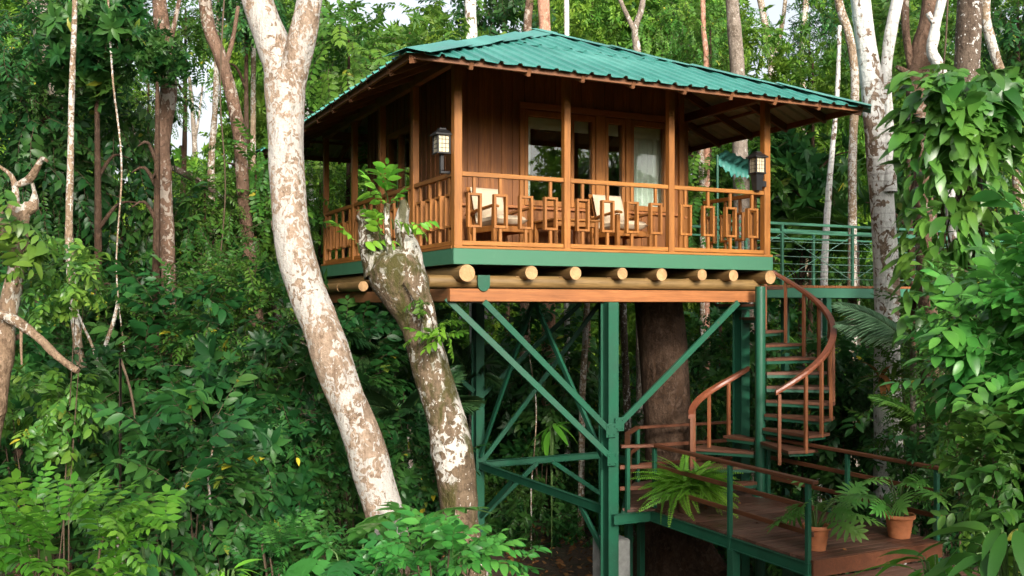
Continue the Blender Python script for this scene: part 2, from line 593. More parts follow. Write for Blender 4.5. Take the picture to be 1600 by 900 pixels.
M['lf_fern'] = leaf_mat('fern_leaves', (.085, .26, .02), (.16, .41, .035), (.26, .54, .06), .5, .4)
M['lf_phil'] = leaf_mat('philodendron_leaves', (.05, .19, .033), (.10, .32, .055), (.19, .43, .09), .32, .36, spec=.4)
M['lf_palm'] = leaf_mat('palm_leaves', (.012, .06, .02), (.03, .11, .035), (.065, .17, .06), .38, .28)
M['lf_palm_pale'] = leaf_mat('pale_palm_leaves', (.12, .24, .13), (.22, .38, .22), (.32, .48, .28), .4, .3)
M['lf_dry'] = leaf_mat('dry_leaves', (.09, .04, .018), (.17, .08, .03), (.34, .20, .075), .7, .2, (.4, .2, .06), .2)
M['stem'] = plain_mat('green_stem', (.06, .12, .025), .6, .2, 10)
M['twig'] = plain_mat('brown_twig', (.07, .045, .025), .8, .25, 10)

# ------------------------------------------------------------------ foliage engine (numpy)
class Tm:
    """a template: vertices, triangles, leaf number per triangle, material per triangle"""

    def __init__(self):
        self.V, self.T, self.L, self.Mt = [], [], [], []
        self.n, self.nl = 0, 0

    def add(self, V, T, mat=0, leaf=None):
        V = np.asarray(V, float); T = np.asarray(T, int)
        self.V.append(V); self.T.append(T + self.n)
        if leaf is None:
            leaf = self.nl; self.nl += 1
        self.L.append(np.full(len(T), leaf)); self.Mt.append(np.full(len(T), mat))
        self.n += len(V)

    def done(self):
        self.V = np.concatenate(self.V); self.T = np.concatenate(self.T)
        self.L = np.concatenate(self.L); self.Mt = np.concatenate(self.Mt)
        self.nl = max(1, self.nl)
        return self


def leaf_geo(length, width, droop=.25, fold=.18, lod=1, wide=.45, tip=1.0):
    """leaf along +Y, face up +Z"""
    if lod == 0:
        V = [(0, 0, 0), (-width / 2, length * .45, fold * width), (width / 2, length * .45, fold * width), (0, length, -droop * length)]
        return np.array(V), np.array([(0, 3, 1), (0, 2, 3)])
    rows = {1: [(.22, .78), (.6, .95)], 2: [(.08, .42), (.25, .85), (.48, 1.0), (.72, .78), (.9, .36)]}[lod]
    V = [(0, 0, 0)]
    for (y, ww) in rows:
        z = -droop * length * y * y
        hw_ = width / 2 * ww
        V += [(-hw_, y * length, z + fold * hw_ * 1.2), (0, y * length, z), (hw_, y * length, z + fold * hw_ * 1.2)]
    V.append((0, length, -droop * length))
    T = [(0, 2, 1), (0, 3, 2)]
    k = len(rows)
    for i in range(k - 1):
        a, b = 1 + 3 * i, 4 + 3 * i
        T += [(a, a + 1, b + 1), (a, b + 1, b), (a + 1, a + 2, b + 2), (a + 1, b + 2, b + 1)]
    a = 1 + 3 * (k - 1); e = len(V) - 1
    T += [(a, a + 1, e), (a + 1, a + 2, e)]
    return np.array(V), np.array(T)


def rotm(ax, a):
    return np.array(Matrix.Rotation(a, 3, ax))


def dirm(d, up=(0, 0, 1), roll=0.0):
    d = np.asarray(d, float); d = d / np.linalg.norm(d)
    x = np.cross(d, up)
    if np.linalg.norm(x) < 1e-4: x = np.array([1.0, 0, 0])
    x /= np.linalg.norm(x)
    z = np.cross(x, d)
    m = np.stack([x, d, z], axis=1)
    return m @ rotm('Y', roll)


def strip(pts, r):
    """thin three sided stem"""
    pts = np.asarray(pts, float)
    V, T = [], []
    for i, p in enumerate(pts):
        rr = r * (1 - .6 * i / max(1, len(pts) - 1))
        for k in range(3):
            a = 2 * math.pi * k / 3
            V.append(p + np.array([math.cos(a) * rr, 0, math.sin(a) * rr]))
    for i in range(len(pts) - 1):
        for k in range(3):
            a, b = i * 3 + k, i * 3 + (k + 1) % 3
            T += [(a, b, b + 3), (a, b + 3, a + 3)]
    return np.array(V), np.array(T)


def t_alternate(seed, n=11, ll=.33, lw=.155, lod=1, droop=.35, stem=True, ang=55):
    rg = np.random.RandomState(seed); t = Tm()
    curve = lambda s: np.array([.05 * math.sin(3 * s), s, -.28 * s * s])
    for i in range(n):
        s = .15 + .85 * i / (n - 1)
        a = R(ang + rg.uniform(-14, 14)) * (1 if i % 2 else -1)
        if i == n - 1: a = R(rg.uniform(-15, 15))
        k = rg.uniform(.75, 1.15) * (1 - .35 * max(0, s - .7))
        V, T = leaf_geo(ll * k, lw * k, droop + rg.uniform(-.15, .2), .2, lod)
        V = V @ rotm('Y', rg.uniform(-.4, .4)).T @ rotm('X', rg.uniform(-.55, .1)).T @ rotm('Z', -a).T + curve(s)
        t.add(V, T)
    if stem:
        V, T = strip([curve(s) for s in (0, .33, .66, 1)], .009)
        t.add(V, T, 1)
    return t.done()


def t_whorl(seed, n=8, ll=.6, lw=.23, lod=1, droop=.4, stem=True):
    rg = np.random.RandomState(seed); t = Tm()
    for i in range(n):
        a = 2 * math.pi * i / n + rg.uniform(-.25, .25)
        k = rg.uniform(.7, 1.1)
        V, T = leaf_geo(ll * k, lw * k, droop + rg.uniform(-.15, .2), .22, lod)
        V = V @ rotm('Y', rg.uniform(-.3, .3)).T @ rotm('X', rg.uniform(.25, .8)).T @ rotm('Z', a).T
        V = V @ rotm('X', -R(90)).T * np.array([1, 1, 1]) + np.array([0, .35 + rg.uniform(-.06, .06), 0])
        t.add(V, T)
    if stem:
        V, T = strip([(0, 0, 0), (0, .2, 0), (0, .36, 0)], .011)
        t.add(V, T, 1)
    return t.done()


def t_pinnate(seed, pairs=6, ll=.31, lw=.155, lod=1, droop=.2, bend=.35):
    rg = np.random.RandomState(seed); t = Tm()
    curve = lambda s: np.array([0, s, -bend * s * s])
    for i in range(pairs):
        s = .18 + .78 * i / (pairs - 1)
        for sd in (-1, 1):
            k = rg.uniform(.85, 1.08) * (1 - .25 * abs(s - .5))
            V, T = leaf_geo(ll * k, lw * k, droop + rg.uniform(-.1, .15), .16, lod)
            V = V @ rotm('Y', rg.uniform(-.2, .2)).T @ rotm('X', rg.uniform(-.25, .1)).T @ rotm('Z', -sd * R(62 + rg.uniform(-8, 8))).T @ rotm('X', -bend * s * 1.5).T + curve(s)
            t.add(V, T)
    V, T = leaf_geo(ll, lw, droop, .16, lod)
    t.add(V @ rotm('X', -bend).T + curve(.98), T)
    V, T = strip([curve(s) for s in (0, .33, .66, 1)], .008)
    t.add(V, T, 1)
    return t.done()


def t_frond(seed, n=30, ll=.34, lw=.035, bend=.5, fall=.5, lod=0, shape=1.0, a0=66, a1=38):
    """palm frond / fern frond along +Y, length 1"""
    rg = np.random.RandomState(seed); t = Tm()
    curve = lambda s: np.array([0, s * (1 - .18 * bend * s), .16 * s - bend * s * s * .75])
    for i in range(n):
        s = .14 + .85 * i / (n - 1)
        env = math.sin(math.pi * (0.16 + .80 * s)) ** .7 if shape > 0 else (1 - .75 * s)
        for sd in (-1, 1):
            k = env * rg.uniform(.9, 1.06)
            V, T = leaf_geo(ll * k, lw, fall * k + rg.uniform(-.06, .06), .25, lod)
            V = V @ rotm('Z', -sd * R(a0 - a1 * s + rg.uniform(-4, 4))).T @ rotm('X', -bend * s + .12).T + curve(s)
            t.add(V, T)
    V, T = strip([curve(s) for s in np.linspace(0, 1, 7)], .010)
    t.add(V, T, 1)
    return t.done()


def t_lobed(seed, lobes=6, fing=.58, lw=.135, droop=.35, body=.27):
    """deeply cut philodendron or monstera leaf along +Y, length about 1"""
    rg = np.random.RandomState(seed); t = Tm()
    z = lambda s: -droop * s * s
    V, T = leaf_geo(1.0, body, droop, .1, 2)
    t.add(V, T, 0, 0)
    for i in range(lobes):
        f = i / (lobes - 1)
        s = .03 + .62 * f
        for sd in (-1, 1):
            k = (1 - .38 * f - .25 * (f < .1)) * rg.uniform(.9, 1.08)
            V, T = leaf_geo(fing * k, lw * rg.uniform(.9, 1.1), .28, .14, 2)
            a = R(128 - 92 * f + rg.uniform(-5, 5))
            V = V @ rotm('Y', -sd * .14).T @ rotm('Z', -sd * a).T + np.array([sd * .03, s, z(s) + .003 * (i + 1)])
            t.add(V, T, 0, 0)
    t.nl = 1
    return t.done()


def t_single(seed, ll=1.0, lw=.4, droop=.3, lod=2):
    t = Tm()
    V, T = leaf_geo(ll, lw, droop, .16, lod)
    t.add(V, T, 0, 0)
    t.nl = 1
    return t.done()


def place(items, seed=0):
    """items: list of (template, P[n,3], D[n,3], S[n], roll[n]) -> V, T, rnd, mat"""
    rg = np.random.RandomState(seed)
    Vs, Ts, Rs, Ms, base = [], [], [], [], 0
    for (t, P, D, S, roll) in items:
        P = np.asarray(P, float); n = len(P)
        if n == 0: continue
        D = np.asarray(D, float); D = D / np.linalg.norm(D, axis=1, keepdims=True)
        up = np.tile(np.array([0, 0, 1.0]), (n, 1))
        X = np.cross(D, up)
        ln = np.linalg.norm(X, axis=1)
        bad = ln < 1e-3
        X[bad] = (1, 0, 0); ln[bad] = 1
        X /= ln[:, None]
        Z = np.cross(X, D)
        c, s = np.cos(roll)[:, None], np.sin(roll)[:, None]
        X2, Z2 = X * c + Z * s, Z * c - X * s
        A = np.stack([X2, D, Z2], axis=2) * np.asarray(S)[:, None, None]
        V = np.einsum('nij,mj->nmi', A, t.V) + P[:, None, :]
        T = t.T[None] + (np.arange(n) * len(t.V))[:, None, None] + base
        lr = rg.rand(n, t.nl); sr = rg.rand(n)
        rv = np.clip(.55 * lr[:, t.L] + .45 * sr[:, None], 0, 1)
        Vs.append(V.reshape(-1, 3)); Ts.append(T.reshape(-1, 3)); Rs.append(rv.reshape(-1)); Ms.append(np.tile(t.Mt, n))
        base += n * len(t.V)
    return np.concatenate(Vs), np.concatenate(Ts), np.concatenate(Rs), np.concatenate(Ms)


def tri_mesh(name, V, T, rnd, mat, mats):
    me = bpy.data.meshes.new(name)
    me.vertices.add(len(V)); me.vertices.foreach_set('co', V.astype(np.float32).ravel())
    me.loops.add(len(T) * 3); me.loops.foreach_set('vertex_index', T.astype(np.int32).ravel())
    me.polygons.add(len(T))
    me.polygons.foreach_set('loop_start', np.arange(0, len(T) * 3, 3, dtype=np.int32))
    for m in mats: me.materials.append(m)
    me.polygons.foreach_set('material_index', mat.astype(np.int32))
    a = me.attributes.new('rnd', 'FLOAT', 'FACE')
    a.data.foreach_set('value', rnd.astype(np.float32))
    me.update(calc_edges=True)
    return me


def foliage_mesh(name, items, mats, seed=0):
    return tri_mesh(name, *place(items, seed), mats)


TA = [t_alternate(s) for s in (1, 2, 3)]
TA_far = [t_alternate(s, 12, .28, .135, 0, .4, False) for s in (4, 5)]
TW = [t_whorl(s) for s in (6, 7)]
TW_far = [t_whorl(s, 8, .6, .24, 0, .4, False) for s in (8,)]
TP = [t_pinnate(s) for s in (9, 10)]
TPbig = [t_alternate(s, 9, .42, .2, 2, .3) for s in (11, 12)]
TF_palm = [t_frond(s, 30, .36, .03, .55, .45) for s in (13, 14)]
TF_fern = [t_frond(s, 30, .115, .042, 1.2, .10, 0, 1.0, 84, 16) for s in (15, 16)]
TL = [t_lobed(s) for s in (17, 18)]
TMon = t_lobed(19, 6, .52, .15, .35, .56)
TSm = [t_alternate(s, 15, .20, .085, 1, .3) for s in (24, 25)]
TS = [t_single(20, 1, .42, .35), t_single(21, 1, .34, .5)]
TLong = [t_single(22, 1, .2, .45), t_single(23, 1, .26, .6)]


def ball_items(tmpls, n, rad, size, rg, c=(0, 0, 0), shell=.55, dropz=-.25, out=1.0, jit=.5, lump=.25, seedv=0):
    """sprays spread through an uneven ellipsoid, pointing outwards and a little down"""
    d = rg.normal(size=(n, 3)); d /= np.linalg.norm(d, axis=1, keepdims=True)
    rr = (shell + (1 - shell) * rg.rand(n)) ** .8
    lum = 1 + lump * np.array([mnoise.noise(Vector((q[0] * 1.9 + seedv, q[1] * 1.9, q[2] * 1.9 + seedv * .37))) for q in d]) * 1.6
    P = d * (rr * lum)[:, None] * np.asarray(rad) + np.asarray(c)
    D = d * out + rg.normal(size=(n, 3)) * jit + np.array([0, 0, dropz])
    D /= np.linalg.norm(D, axis=1, keepdims=True)
    S = size * rg.uniform(.7, 1.25, n)
    roll = rg.uniform(-.5, .5, n)
    which = rg.randint(0, len(tmpls), n)
    P = P - D * (S * .35)[:, None]
    return [(t, P[which == i], D[which == i], S[which == i], roll[which == i]) for i, t in enumerate(tmpls)]


# ------------------------------------------------------------------ trunks
def catmull(pts, step):
    out = []
    n = len(pts)
    for i in range(n - 1):
        p0, p1, p2, p3 = pts[max(0, i - 1)], pts[i], pts[i + 1], pts[min(n - 1, i + 2)]
        ln = (Vector(p2[:3]) - Vector(p1[:3])).length
        k = max(2, int(ln / step))
        for j in range(k):
            t = j / k
            out.append([.5 * ((2 * p1[a]) + (-p0[a] + p2[a]) * t + (2 * p0[a] - 5 * p1[a] + 4 * p2[a] - p3[a]) * t * t + (-p0[a] + 3 * p1[a] - 3 * p2[a] + p3[a]) * t ** 3) for a in range(4)])
    out.append(list(pts[-1]))
    return out


def trunk_mb(paths, base, seed=0, n=18, rough=.10, mb=None, flare=0.0, cap=True):
    """paths: lists of (x, y, z, radius); vertices are stored relative to base"""
    mb = mb or MB()
    bx = Vector(base)
    for pi, path in enumerate(paths):
        rmax = max(p[3] for p in path)
        pts = catmull(path, max(.05, rmax * .45))
        nn = n if rmax > .07 else 9
        ref = Vector((1, 0, 0.02))
        vs, fs = [], []
        for i, p in enumerate(pts):
            c = Vector(p[:3])
            d = Vector(pts[min(i + 1, len(pts) - 1)][:3]) - Vector(pts[max(i - 1, 0)][:3])
            d.normalize()
            s = (ref - d * ref.dot(d)).normalized()
            ref = s
            t = d.cross(s)
            for k in range(nn):
                a = 2 * math.pi * k / nn
                dr = s * math.cos(a) + t * math.sin(a)
                q = c + dr * p[3]
                nz = mnoise.noise(q * (1.1 / max(.12, rmax)) * .35 + Vector((seed * 7.3, 0, 0))) * 1.2 + .5 * mnoise.noise(q * (1.0 / max(.1, rmax)) + Vector((0, seed * 3.1, 0)))
                r = p[3] * (1 + rough * nz)
                if flare:
                    h = max(0, 1 - (c.z - path[0][2]) / flare)
                    r *= 1 + h * h * (.45 + .55 * max(0, math.cos(a * 4 + seed)))
                vs.append(c + dr * r - bx)
        for i in range(len(pts) - 1):
            for k in range(nn):
                a, b = i * nn + k, i * nn + (k + 1) % nn
                fs.append([a, b, b + nn, a + nn])
        mb.add(vs, fs, 0, True)
        if cap:
            mb.add(vs[-nn:], [list(range(nn))], 0, False)
    return mb


def px_path(pix, Y, dY=0.0):
    """pix: (x, y, width in photo pixels), first entry lowest; Y distance at the first, dY change to the last"""
    out = []
    for i, (x, y, wd) in enumerate(pix):
        yy = Y + dY * i / max(1, len(pix) - 1)
        p = at(x, y, yy)
        out.append((p.x, p.y, p.z, wd / F * yy / 2))
    return out


def to_ground(path):
    """carry a path that starts above the ground down to it"""
    a, b = path[0], path[1]
    g = ground_z(a[0], a[1]) - .08
    if a[2] <= g + .05: return path
    sl_ = ((b[0] - a[0]) / max(.3, b[2] - a[2]), (b[1] - a[1]) / max(.3, b[2] - a[2]))
    sl_ = [max(-.35, min(.35, s)) for s in sl_]
    h = a[2] - g
    mid = (a[0] - sl_[0] * h * .5, a[1] - sl_[1] * h * .5, a[2] - h * .5, a[3] * 1.06)
    low = (a[0] - sl_[0] * h * .75, a[1] - sl_[1] * h * .75, g, a[3] * 1.3)
    return [low, mid] + path if h > .8 else [low] + path


def tree(name, label, cat, paths, bark, seed=0, group=None, n=16, rough=.1, ground=True, flare=0.0):
    if ground: paths = [to_ground(paths[0])] + paths[1:]
    b = paths[0][0]
    root = thing(name, label, cat, (b[0], b[1], b[2]), 0, group)
    trunk_mb(paths, b[:3], seed, n, rough, None, flare).build('trunk', bark, root)
    return root


# ------------------------------------------------------------------ the ground
def build_ground():
    xs = np.concatenate([np.linspace(-110, -22, 16), np.linspace(-20, 20, 90), np.linspace(22, 110, 16)])
    ys = np.concatenate([np.linspace(-70, -6, 14), np.linspace(-5, 32, 90), np.linspace(34, 130, 20)])
    vs = [(x, y, ground_z(x, y)) for y in ys for x in xs]
    nx = len(xs)
    fs = [[j * nx + i, j * nx + i + 1, (j + 1) * nx + i + 1, (j + 1) * nx + i] for j in range(len(ys) - 1) for i in range(nx - 1)]
    mb = MB()
    mb.add(vs, fs, 0, True)
    tag(mb.build('ground', M['ground']), kind='structure')


build_ground()

# ------------------------------------------------------------------ the treehouse cabin (local x along its front, y along its side)
FL = 5.795                     # floor level
EV, SLP, HALF = 8.03, 0.434, 3.755   # eave height, roof slope, inset of the ridge
UL, VL = 5.42, 6.69            # deck size
RU0, RU1, RV0, RV1 = -1.06, 6.45, -1.06, 7.75


def build_house():
    H = thing('cabin', 'raised wooden cabin with teal metal roof and wraparound railed porch on green steel posts', 'cabin', P0, HA)

    # --- roof sheets
    cor = [Vector((RU0, RV0, 0)), Vector((RU1, RV0, 0)), Vector((RU1, RV1, 0)), Vector((RU0, RV1, 0))]
    roof = None
    for side in range(4):
        mb = MB()
        rg = random.Random(side + 3)
        a, b = cor[side], cor[(side + 1) % 4]
        e = (b - a); L = e.length; e.normalize()
        inn = Vector((-e.y, e.x, 0))
        nrm = (Vector((0, 0, 1)) - inn * SLP).normalized()
        ts, hs = [], []
        t, per = 0.0, .262
        while t < L:
            for dt, h in ((0, 0), (.165, 0), (.185, .03), (.222, .03), (.243, 0)):
                if t + dt < L - .01:
                    ts.append(t + dt); hs.append(h)
        # one period at a time
            t += per
        ts.append(L); hs.append(0)
        for ci, (d0, d1, lift) in enumerate(((0.0, 2.1, 0.0), (1.95, 9, .016))):
            top, bot, prev = [], [], None
            wob = [rg.uniform(-.006, .008) for _ in ts]
            cols = []
            for i, (t, h) in enumerate(zip(ts, hs)):
                dm = min(t, L - t, HALF)
                q0, q1 = min(d0, dm), min(d1, dm)
                P = []
                for q in (q0, (q0 + q1) / 2, q1):
                    base = a + e * t + inn * q + Vector((0, 0, EV + SLP * q))
                    P.append(base + nrm * (h + lift + (wob[i] if q == q0 else 0)))
                cols.append((P, q1 - q0))
            vs, fs, fb = [], [], []
            for P, _ in cols: vs += P
            nv = len(vs)
            vs += [p - nrm * .007 for p in vs]
            for i in range(len(cols) - 1):
                if cols[i][1] < 1e-4 and cols[i + 1][1] < 1e-4: continue
                for k in (0, 1):
                    q = [i * 3 + k, i * 3 + 3 + k, i * 3 + 4 + k, i * 3 + 1 + k]
                    fs.append(q)
                    fb.append([x + nv for x in q[::-1]])
                fs.append([i * 3, i * 3 + nv, i * 3 + 3 + nv, i * 3 + 3])
            mb.add(vs, fs, 0)
            mb.add(vs, fb, 1)
        o = mb.build('roof', [M['roof'], M['roofin']], H)
        if side == 0: roof = o
    # hip and ridge caps, made of overlapping bent strips
    r0 = Vector(((RU0 + RU1) / 2, RV0 + HALF, EV + SLP * HALF))
    r1 = Vector(((RU0 + RU1) / 2, RV1 - HALF, EV + SLP * HALF))
    capr = random.Random(5)
    for (p, q, nm) in [(cor[0], r0, 'hip_cap'), (cor[1], r0, 'hip_cap'), (cor[2], r1, 'hip_cap'), (cor[3], r1, 'hip_cap'), (r0, r1, 'ridge_cap')]:
        p, q = Vector(p), Vector(q)
        if nm == 'hip_cap': p.z = EV
        mb = MB()
        d = (q - p); L = d.length; d.normalize()
        hd = Vector((d.x, d.y, 0)).normalized()
        sd = Vector((-hd.y, hd.x, 0))
        n = max(1, int(L / 1.25))
        drop = SLP * math.sin(R(45)) if nm == 'hip_cap' else SLP
        for i in range(n):
            s0, s1 = L * i / n - .06, L * (i + 1) / n + .06
            if i == 0: s0 = -.01
            lift0, lift1 = .045 + capr.uniform(0, .012), .060 + capr.uniform(0, .02)
            wv = .30 + capr.uniform(-.03, .03)
            vs = []
            for s, lf in ((s0, lift0), ((s0 + s1) / 2, lift0 + .006), (s1, lift1)):
                c = p + d * s + Vector((0, 0, lf))
                for k in (-1, -.5, 0, .5, 1):
                    vs.append(c + sd * wv * k - Vector((0, 0, abs(k) * wv * drop * .96 - capr.uniform(0, .012) * (abs(k) == 1))))
            fs = []
            for j in range(2):
                for k in range(4):
                    x = j * 5 + k
                    fs.append([x, x + 1, x + 6, x + 5][::-1])
            n0 = len(vs)
            vs += [v - Vector((0, 0, .005)) for v in vs]
            fs += [[x + n0 for x in f[::-1]] for f in fs]
            fs += [[0, n0, n0 + 5, 5], [5, n0 + 5, n0 + 10, 10], [4, 9, n0 + 9, n0 + 4], [9, 14, n0 + 14, n0 + 9]]
            fs += [[k, k + 1, n0 + k + 1, n0 + k] for k in range(4)] + [[10 + k, n0 + 10 + k, n0 + 11 + k, 11 + k] for k in range(4)]
            mb.add(vs, fs, 0)
        mb.build(nm, M['roof'], H)

    # --- rafters, plates and purlins under the roof
    def roofz(u, v):
        d = min(u - RU0, RU1 - u, v - RV0, RV1 - v)
        return EV + SLP * d
    RT = .075
    def rafter(p, q, wd=.055, ht=.13, name='rafter'):
        mb = MB()
        a = Vector((p[0], p[1], roofz(*p) - RT)); b = Vector((q[0], q[1], roofz(*q) - RT))
        d = (b - a).normalized(); s = d.cross(Vector((0, 0, 1))).normalized(); t = s.cross(d)
        mb.frame((a + b) / 2, (b - a) / 2, s * wd / 2, t * ht / 2, .004)
        mb.build(name, M['rafter'], H)
    um, vm0, vm1 = (RU0 + RU1) / 2, RV0 + HALF, RV1 - HALF
    for c, m_ in ((cor[0], (um, vm0)), (cor[1], (um, vm0)), (cor[2], (um, vm1)), (cor[3], (um, vm1))):
        s = Vector((m_[0] - c.x, m_[1] - c.y)).normalized() * .12
        rafter((c.x + s.x, c.y + s.y), (m_[0], m_[1]), .06, .15)
    for u in (-.18, .62, 1.42, 2.2, 3.05, 3.85, 4.65, 5.5):
        for s in (0, 1):
            top = min(u - RU0, RU1 - u) * .97
            v0 = RV0 + .07 if s == 0 else RV1 - .07
            rafter((u, v0), (u, RV0 + top if s == 0 else RV1 - top))
    for i in range(9):
        v = -.2 + i * .89
        for s in (0, 1):
            top = min(v - RV0, RV1 - v, HALF) * .97
            u0 = RU0 + .07 if s == 0 else RU1 - .07
            rafter((u0, v), (RU0 + top if s == 0 else RU1 - top, v))
    # fascia strips behind the sheet edge and purlins
    for d_, ht, nm in ((.10, .09, 'eave_batten'), (.62, .045, 'purlin'), (1.75, .045, 'purlin')):
        z = EV + SLP * d_ - (.055 if d_ < .3 else .034)
        u0, u1, v0, v1 = RU0 + d_, RU1 - d_, RV0 + d_, RV1 - d_
        for (x0, x1, y0, y1) in ((u0, u1, v0 - .022, v0 + .022), (u0, u1, v1 - .022, v1 + .022), (u0 - .022, u0 + .022, v0 + .03, v1 - .03), (u1 - .022, u1 + .022, v0 + .03, v1 - .03)):
            mb = MB(); mb.box(x0, x1, y0, y1, z - ht / 2, z + ht / 2, .003)
            mb.build(nm, M['rafter'], H)
    # plates on the posts
    PZ = 8.26
    for (x0, x1, y0, y1, mt) in ((.0, UL, .0, .10, 'beam_u'), (.0, UL, VL - .10, VL, 'beam_u'), (.0, .10, .103, VL - .103, 'beam_v'), (UL - .10, UL, .103, VL - .103, 'beam_v')):
        mb = MB(); mb.box(x0, x1, y0, y1, PZ, PZ + .15)
        mb.build('post_plate', M['rafter'], H)

    # --- posts
    pf = [.058, 1.74, 3.53, 5.352]
    pl = [1.66, 3.19, 4.72, 6.60]
    posts = [(u, .058) for u in pf] + [(.058, v) for v in pl] + [(UL - .062, v) for v in (2.2, 4.4, 6.6)] + [(1.9, 6.62), (3.6, 6.62)]
    for i, (u, v) in enumerate(posts):
        h = .058 if i in (0, 3) else .05
        mb = MB(); mb.box(u - h, u + h, v - h, v + h, FL + .002, PZ - .002, .006)
        mb.build('post', M['post'], H)

    # --- railings: one per bay, with its four framed balusters
    def railing(p, q, axis):
        mt = M['rail_u'] if axis == 'u' else M['rail_v']
        p, q = Vector((p[0], p[1], 0)), Vector((q[0], q[1], 0))
        d = (q - p); L = d.length; d.normalize()
        s = Vector((-d.y, d.x, 0))
        zt, zb = FL + .985, FL + .055
        m0 = MB(); m0.bar(p + Vector((0, 0, zt)), q + Vector((0, 0, zt)), .075, .06)
        rail = m0.build('railing', mt, H)
        m1 = MB(); m1.bar(p + Vector((0, 0, zb)), q + Vector((0, 0, zb)), .07, .06)
        m1.build('bottom_rail', mt, rail)
        for k in range(4):
            c = p + d * (L * (k + .5) / 4 if L < 2 else L * (.13 + .74 * k / 3))
            b = MB()
            w_, t_ = .105, .034
            z0, z1 = FL + .27, FL + .735
            for sx in (-1, 1):
                b.frame(c + d * sx * (w_ - t_ / 2) + Vector((0, 0, (z0 + z1) / 2)), d * t_ / 2, s * .038, (0, 0, (z1 - z0) / 2), .003)
            for zz in (z0 + t_ / 2, z1 - t_ / 2):
                b.frame(c + Vector((0, 0, zz)), d * (w_ - t_ - .001), s * .036, (0, 0, t_ / 2), .003)
            b.frame(c + Vector((0, 0, (zb + .03 + z0) / 2)), d * .021, s * .021, (0, 0, (z0 - zb - .03) / 2), .003)
            b.frame(c + Vector((0, 0, (z1 + zt - .03) / 2)), d * .021, s * .021, (0, 0, (zt - .03 - z1) / 2), .003)
            b.build('baluster', M['post'], rail)
    for a, b in zip(pf[:-1], pf[1:]):
        railing((a + .058, .058), (b - .058, .058), 'u')
    for a, b in zip([.058] + pl[:-1], pl):
        railing((.058, a + .056), (.058, b - .052), 'v')
    for a, b in zip([.058, 2.2, 4.4], [2.2, 4.4, 6.6]):
        if a < 2 : railing((UL - .062, a + .056), (UL - .062, 1.62), 'v')
        else: railing((UL - .062, a + .056), (UL - .062, b - .052), 'v')

    # --- deck: floor boards, green fascia
    mb = MB()
    k = 0
    v = .012
    while v < VL - .02:
        mb.box(.012, UL - .012, v, min(v + .135, VL - .012), FL - .035, FL - .0005 * (k % 2), .003)
        v += .14; k += 1
    mb.build('porch_floor', M['rail_u'], H)
    for (x0, x1, y0, y1) in ((0 - .02, UL + .02, -.02, .01), (-.02, UL + .02, VL - .01, VL + .02), (-.02, .01, .0102, VL - .0102), (UL - .01, UL + .02, .0102, VL - .0102)):
        mb = MB(); mb.box(x0, x1, y0, y1, FL - .235, FL - .022, .004)
        mb.build('green_fascia', M['fascia'], H)
    for (x0, x1, y0, y1) in ((-.015, UL + .015, -.025, .06), (-.025, .06, .0605, VL)):
        mb = MB(); mb.box(x0, x1, y0, y1, FL - .0215, FL + .0005 + .012, .003)
        mb.build('edge_board', M['rail_u'] if x1 > 1 else M['rail_v'], H)

    # --- logs and beams under the deck
    for i, (u, ln) in enumerate(zip((.15, 1.13, 1.82, 2.62, 3.29, 4.03, 4.62, 5.32), (.03, .07, .04, .09, .05, .06, .05, .0))):
        r = (.115, .095, .092, .086, .092, .085, .088, .105)[i]
        mb = MB()
        z = FL - .24 - r
        mb.tube([(u, -.10 + ln * .6, z), (u + .01, 2.2, z - .004), (u - .01, 4.5, z), (u, VL + .05, z)], [r, r * .97, r, r * .95], 20, True, 0, 1)
        mb.build('joist_log', [M['log_v'], M['log_end']], H)
    for (p, q, r) in (((-.30, .22), (5.36, .22), .088), ((-.05, 3.3), (5.4, 3.3), .085), ((-.05, 6.3), (5.4, 6.3), .085)):
        mb = MB(); z = FL - .465
        mb.tube([(p[0], p[1], z), (1.6, p[1] + .01, z + .004), (3.5, p[1] - .01, z - .003), (q[0], q[1], z)], [r, r * 1.04, r * .98, r], 20, True, 0, 1)
        mb.build('beam_log', [M['log'], M['log_end']], H)
    for v0, v1 in ((1.0, 2.9), (3.7, 5.2), (5.0, 6.6)):
        mb = MB(); mb.tube([(-.10, v0, FL - .465), (-.10, v1, FL - .46)], [.085, .078], 16, True, 0, 1)
        mb.build('beam_log', [M['log_v'], M['log_end']], H)
    for u in (1.13, 1.82, 2.62, 3.29, 4.03, 4.62):
        mb = MB(); mb.box(u - .13, u + .07, .17, .27, FL - .43 + .03, FL - .375, .004)
        mb.build('log_packer', M['log_v'], H)
    mb = MB(); mb.box(-.02, UL - .06, .11, .17, FL - .735, FL - .56, .005)
    mb.build('plank_beam', M['beam_u'], H)
    mb = MB(); mb.box(-.02, .04, .175, VL, FL - .735, FL - .56, .005)
    mb.build('plank_beam', M['beam_v'], H)
    mb = MB(); mb.box(UL - .12, UL - .06, .175, VL, FL - .735, FL - .56, .005)
    mb.build('plank_beam', M['beam_v'], H)
    mb = MB(); mb.box(.05, UL - .13, 4.75, 4.85, FL - .735, FL - .555, .005)
    mb.build('plank_beam', M['beam_u'], H)
    # half round green steel plate at the end of a tie
    mb = MB()
    pol = [(-.09, .10), (.09, .10)] + [(.09 * math.cos(a), -.02 - .10 * math.sin(a)) for a in np.linspace(0, math.pi, 12)]
    vs = [(x, 0, z) for x, z in pol] + [(x, .03, z) for x, z in pol]
    n = len(pol)
    fs = [list(range(n)), list(range(n, 2 * n))[::-1]] + [[i, n + i, n + (i + 1) % n, (i + 1) % n] for i in range(n)]
    mb.add([(.47 + x, .075 + y, FL - .475 + z) for x, y, z in vs], fs)
    mb.build('end_plate', M['green'], H)

    # --- room walls: vertical boards with battens
    WU0, WU1, WV0, WV1 = .66, 4.74, 1.5, 5.75
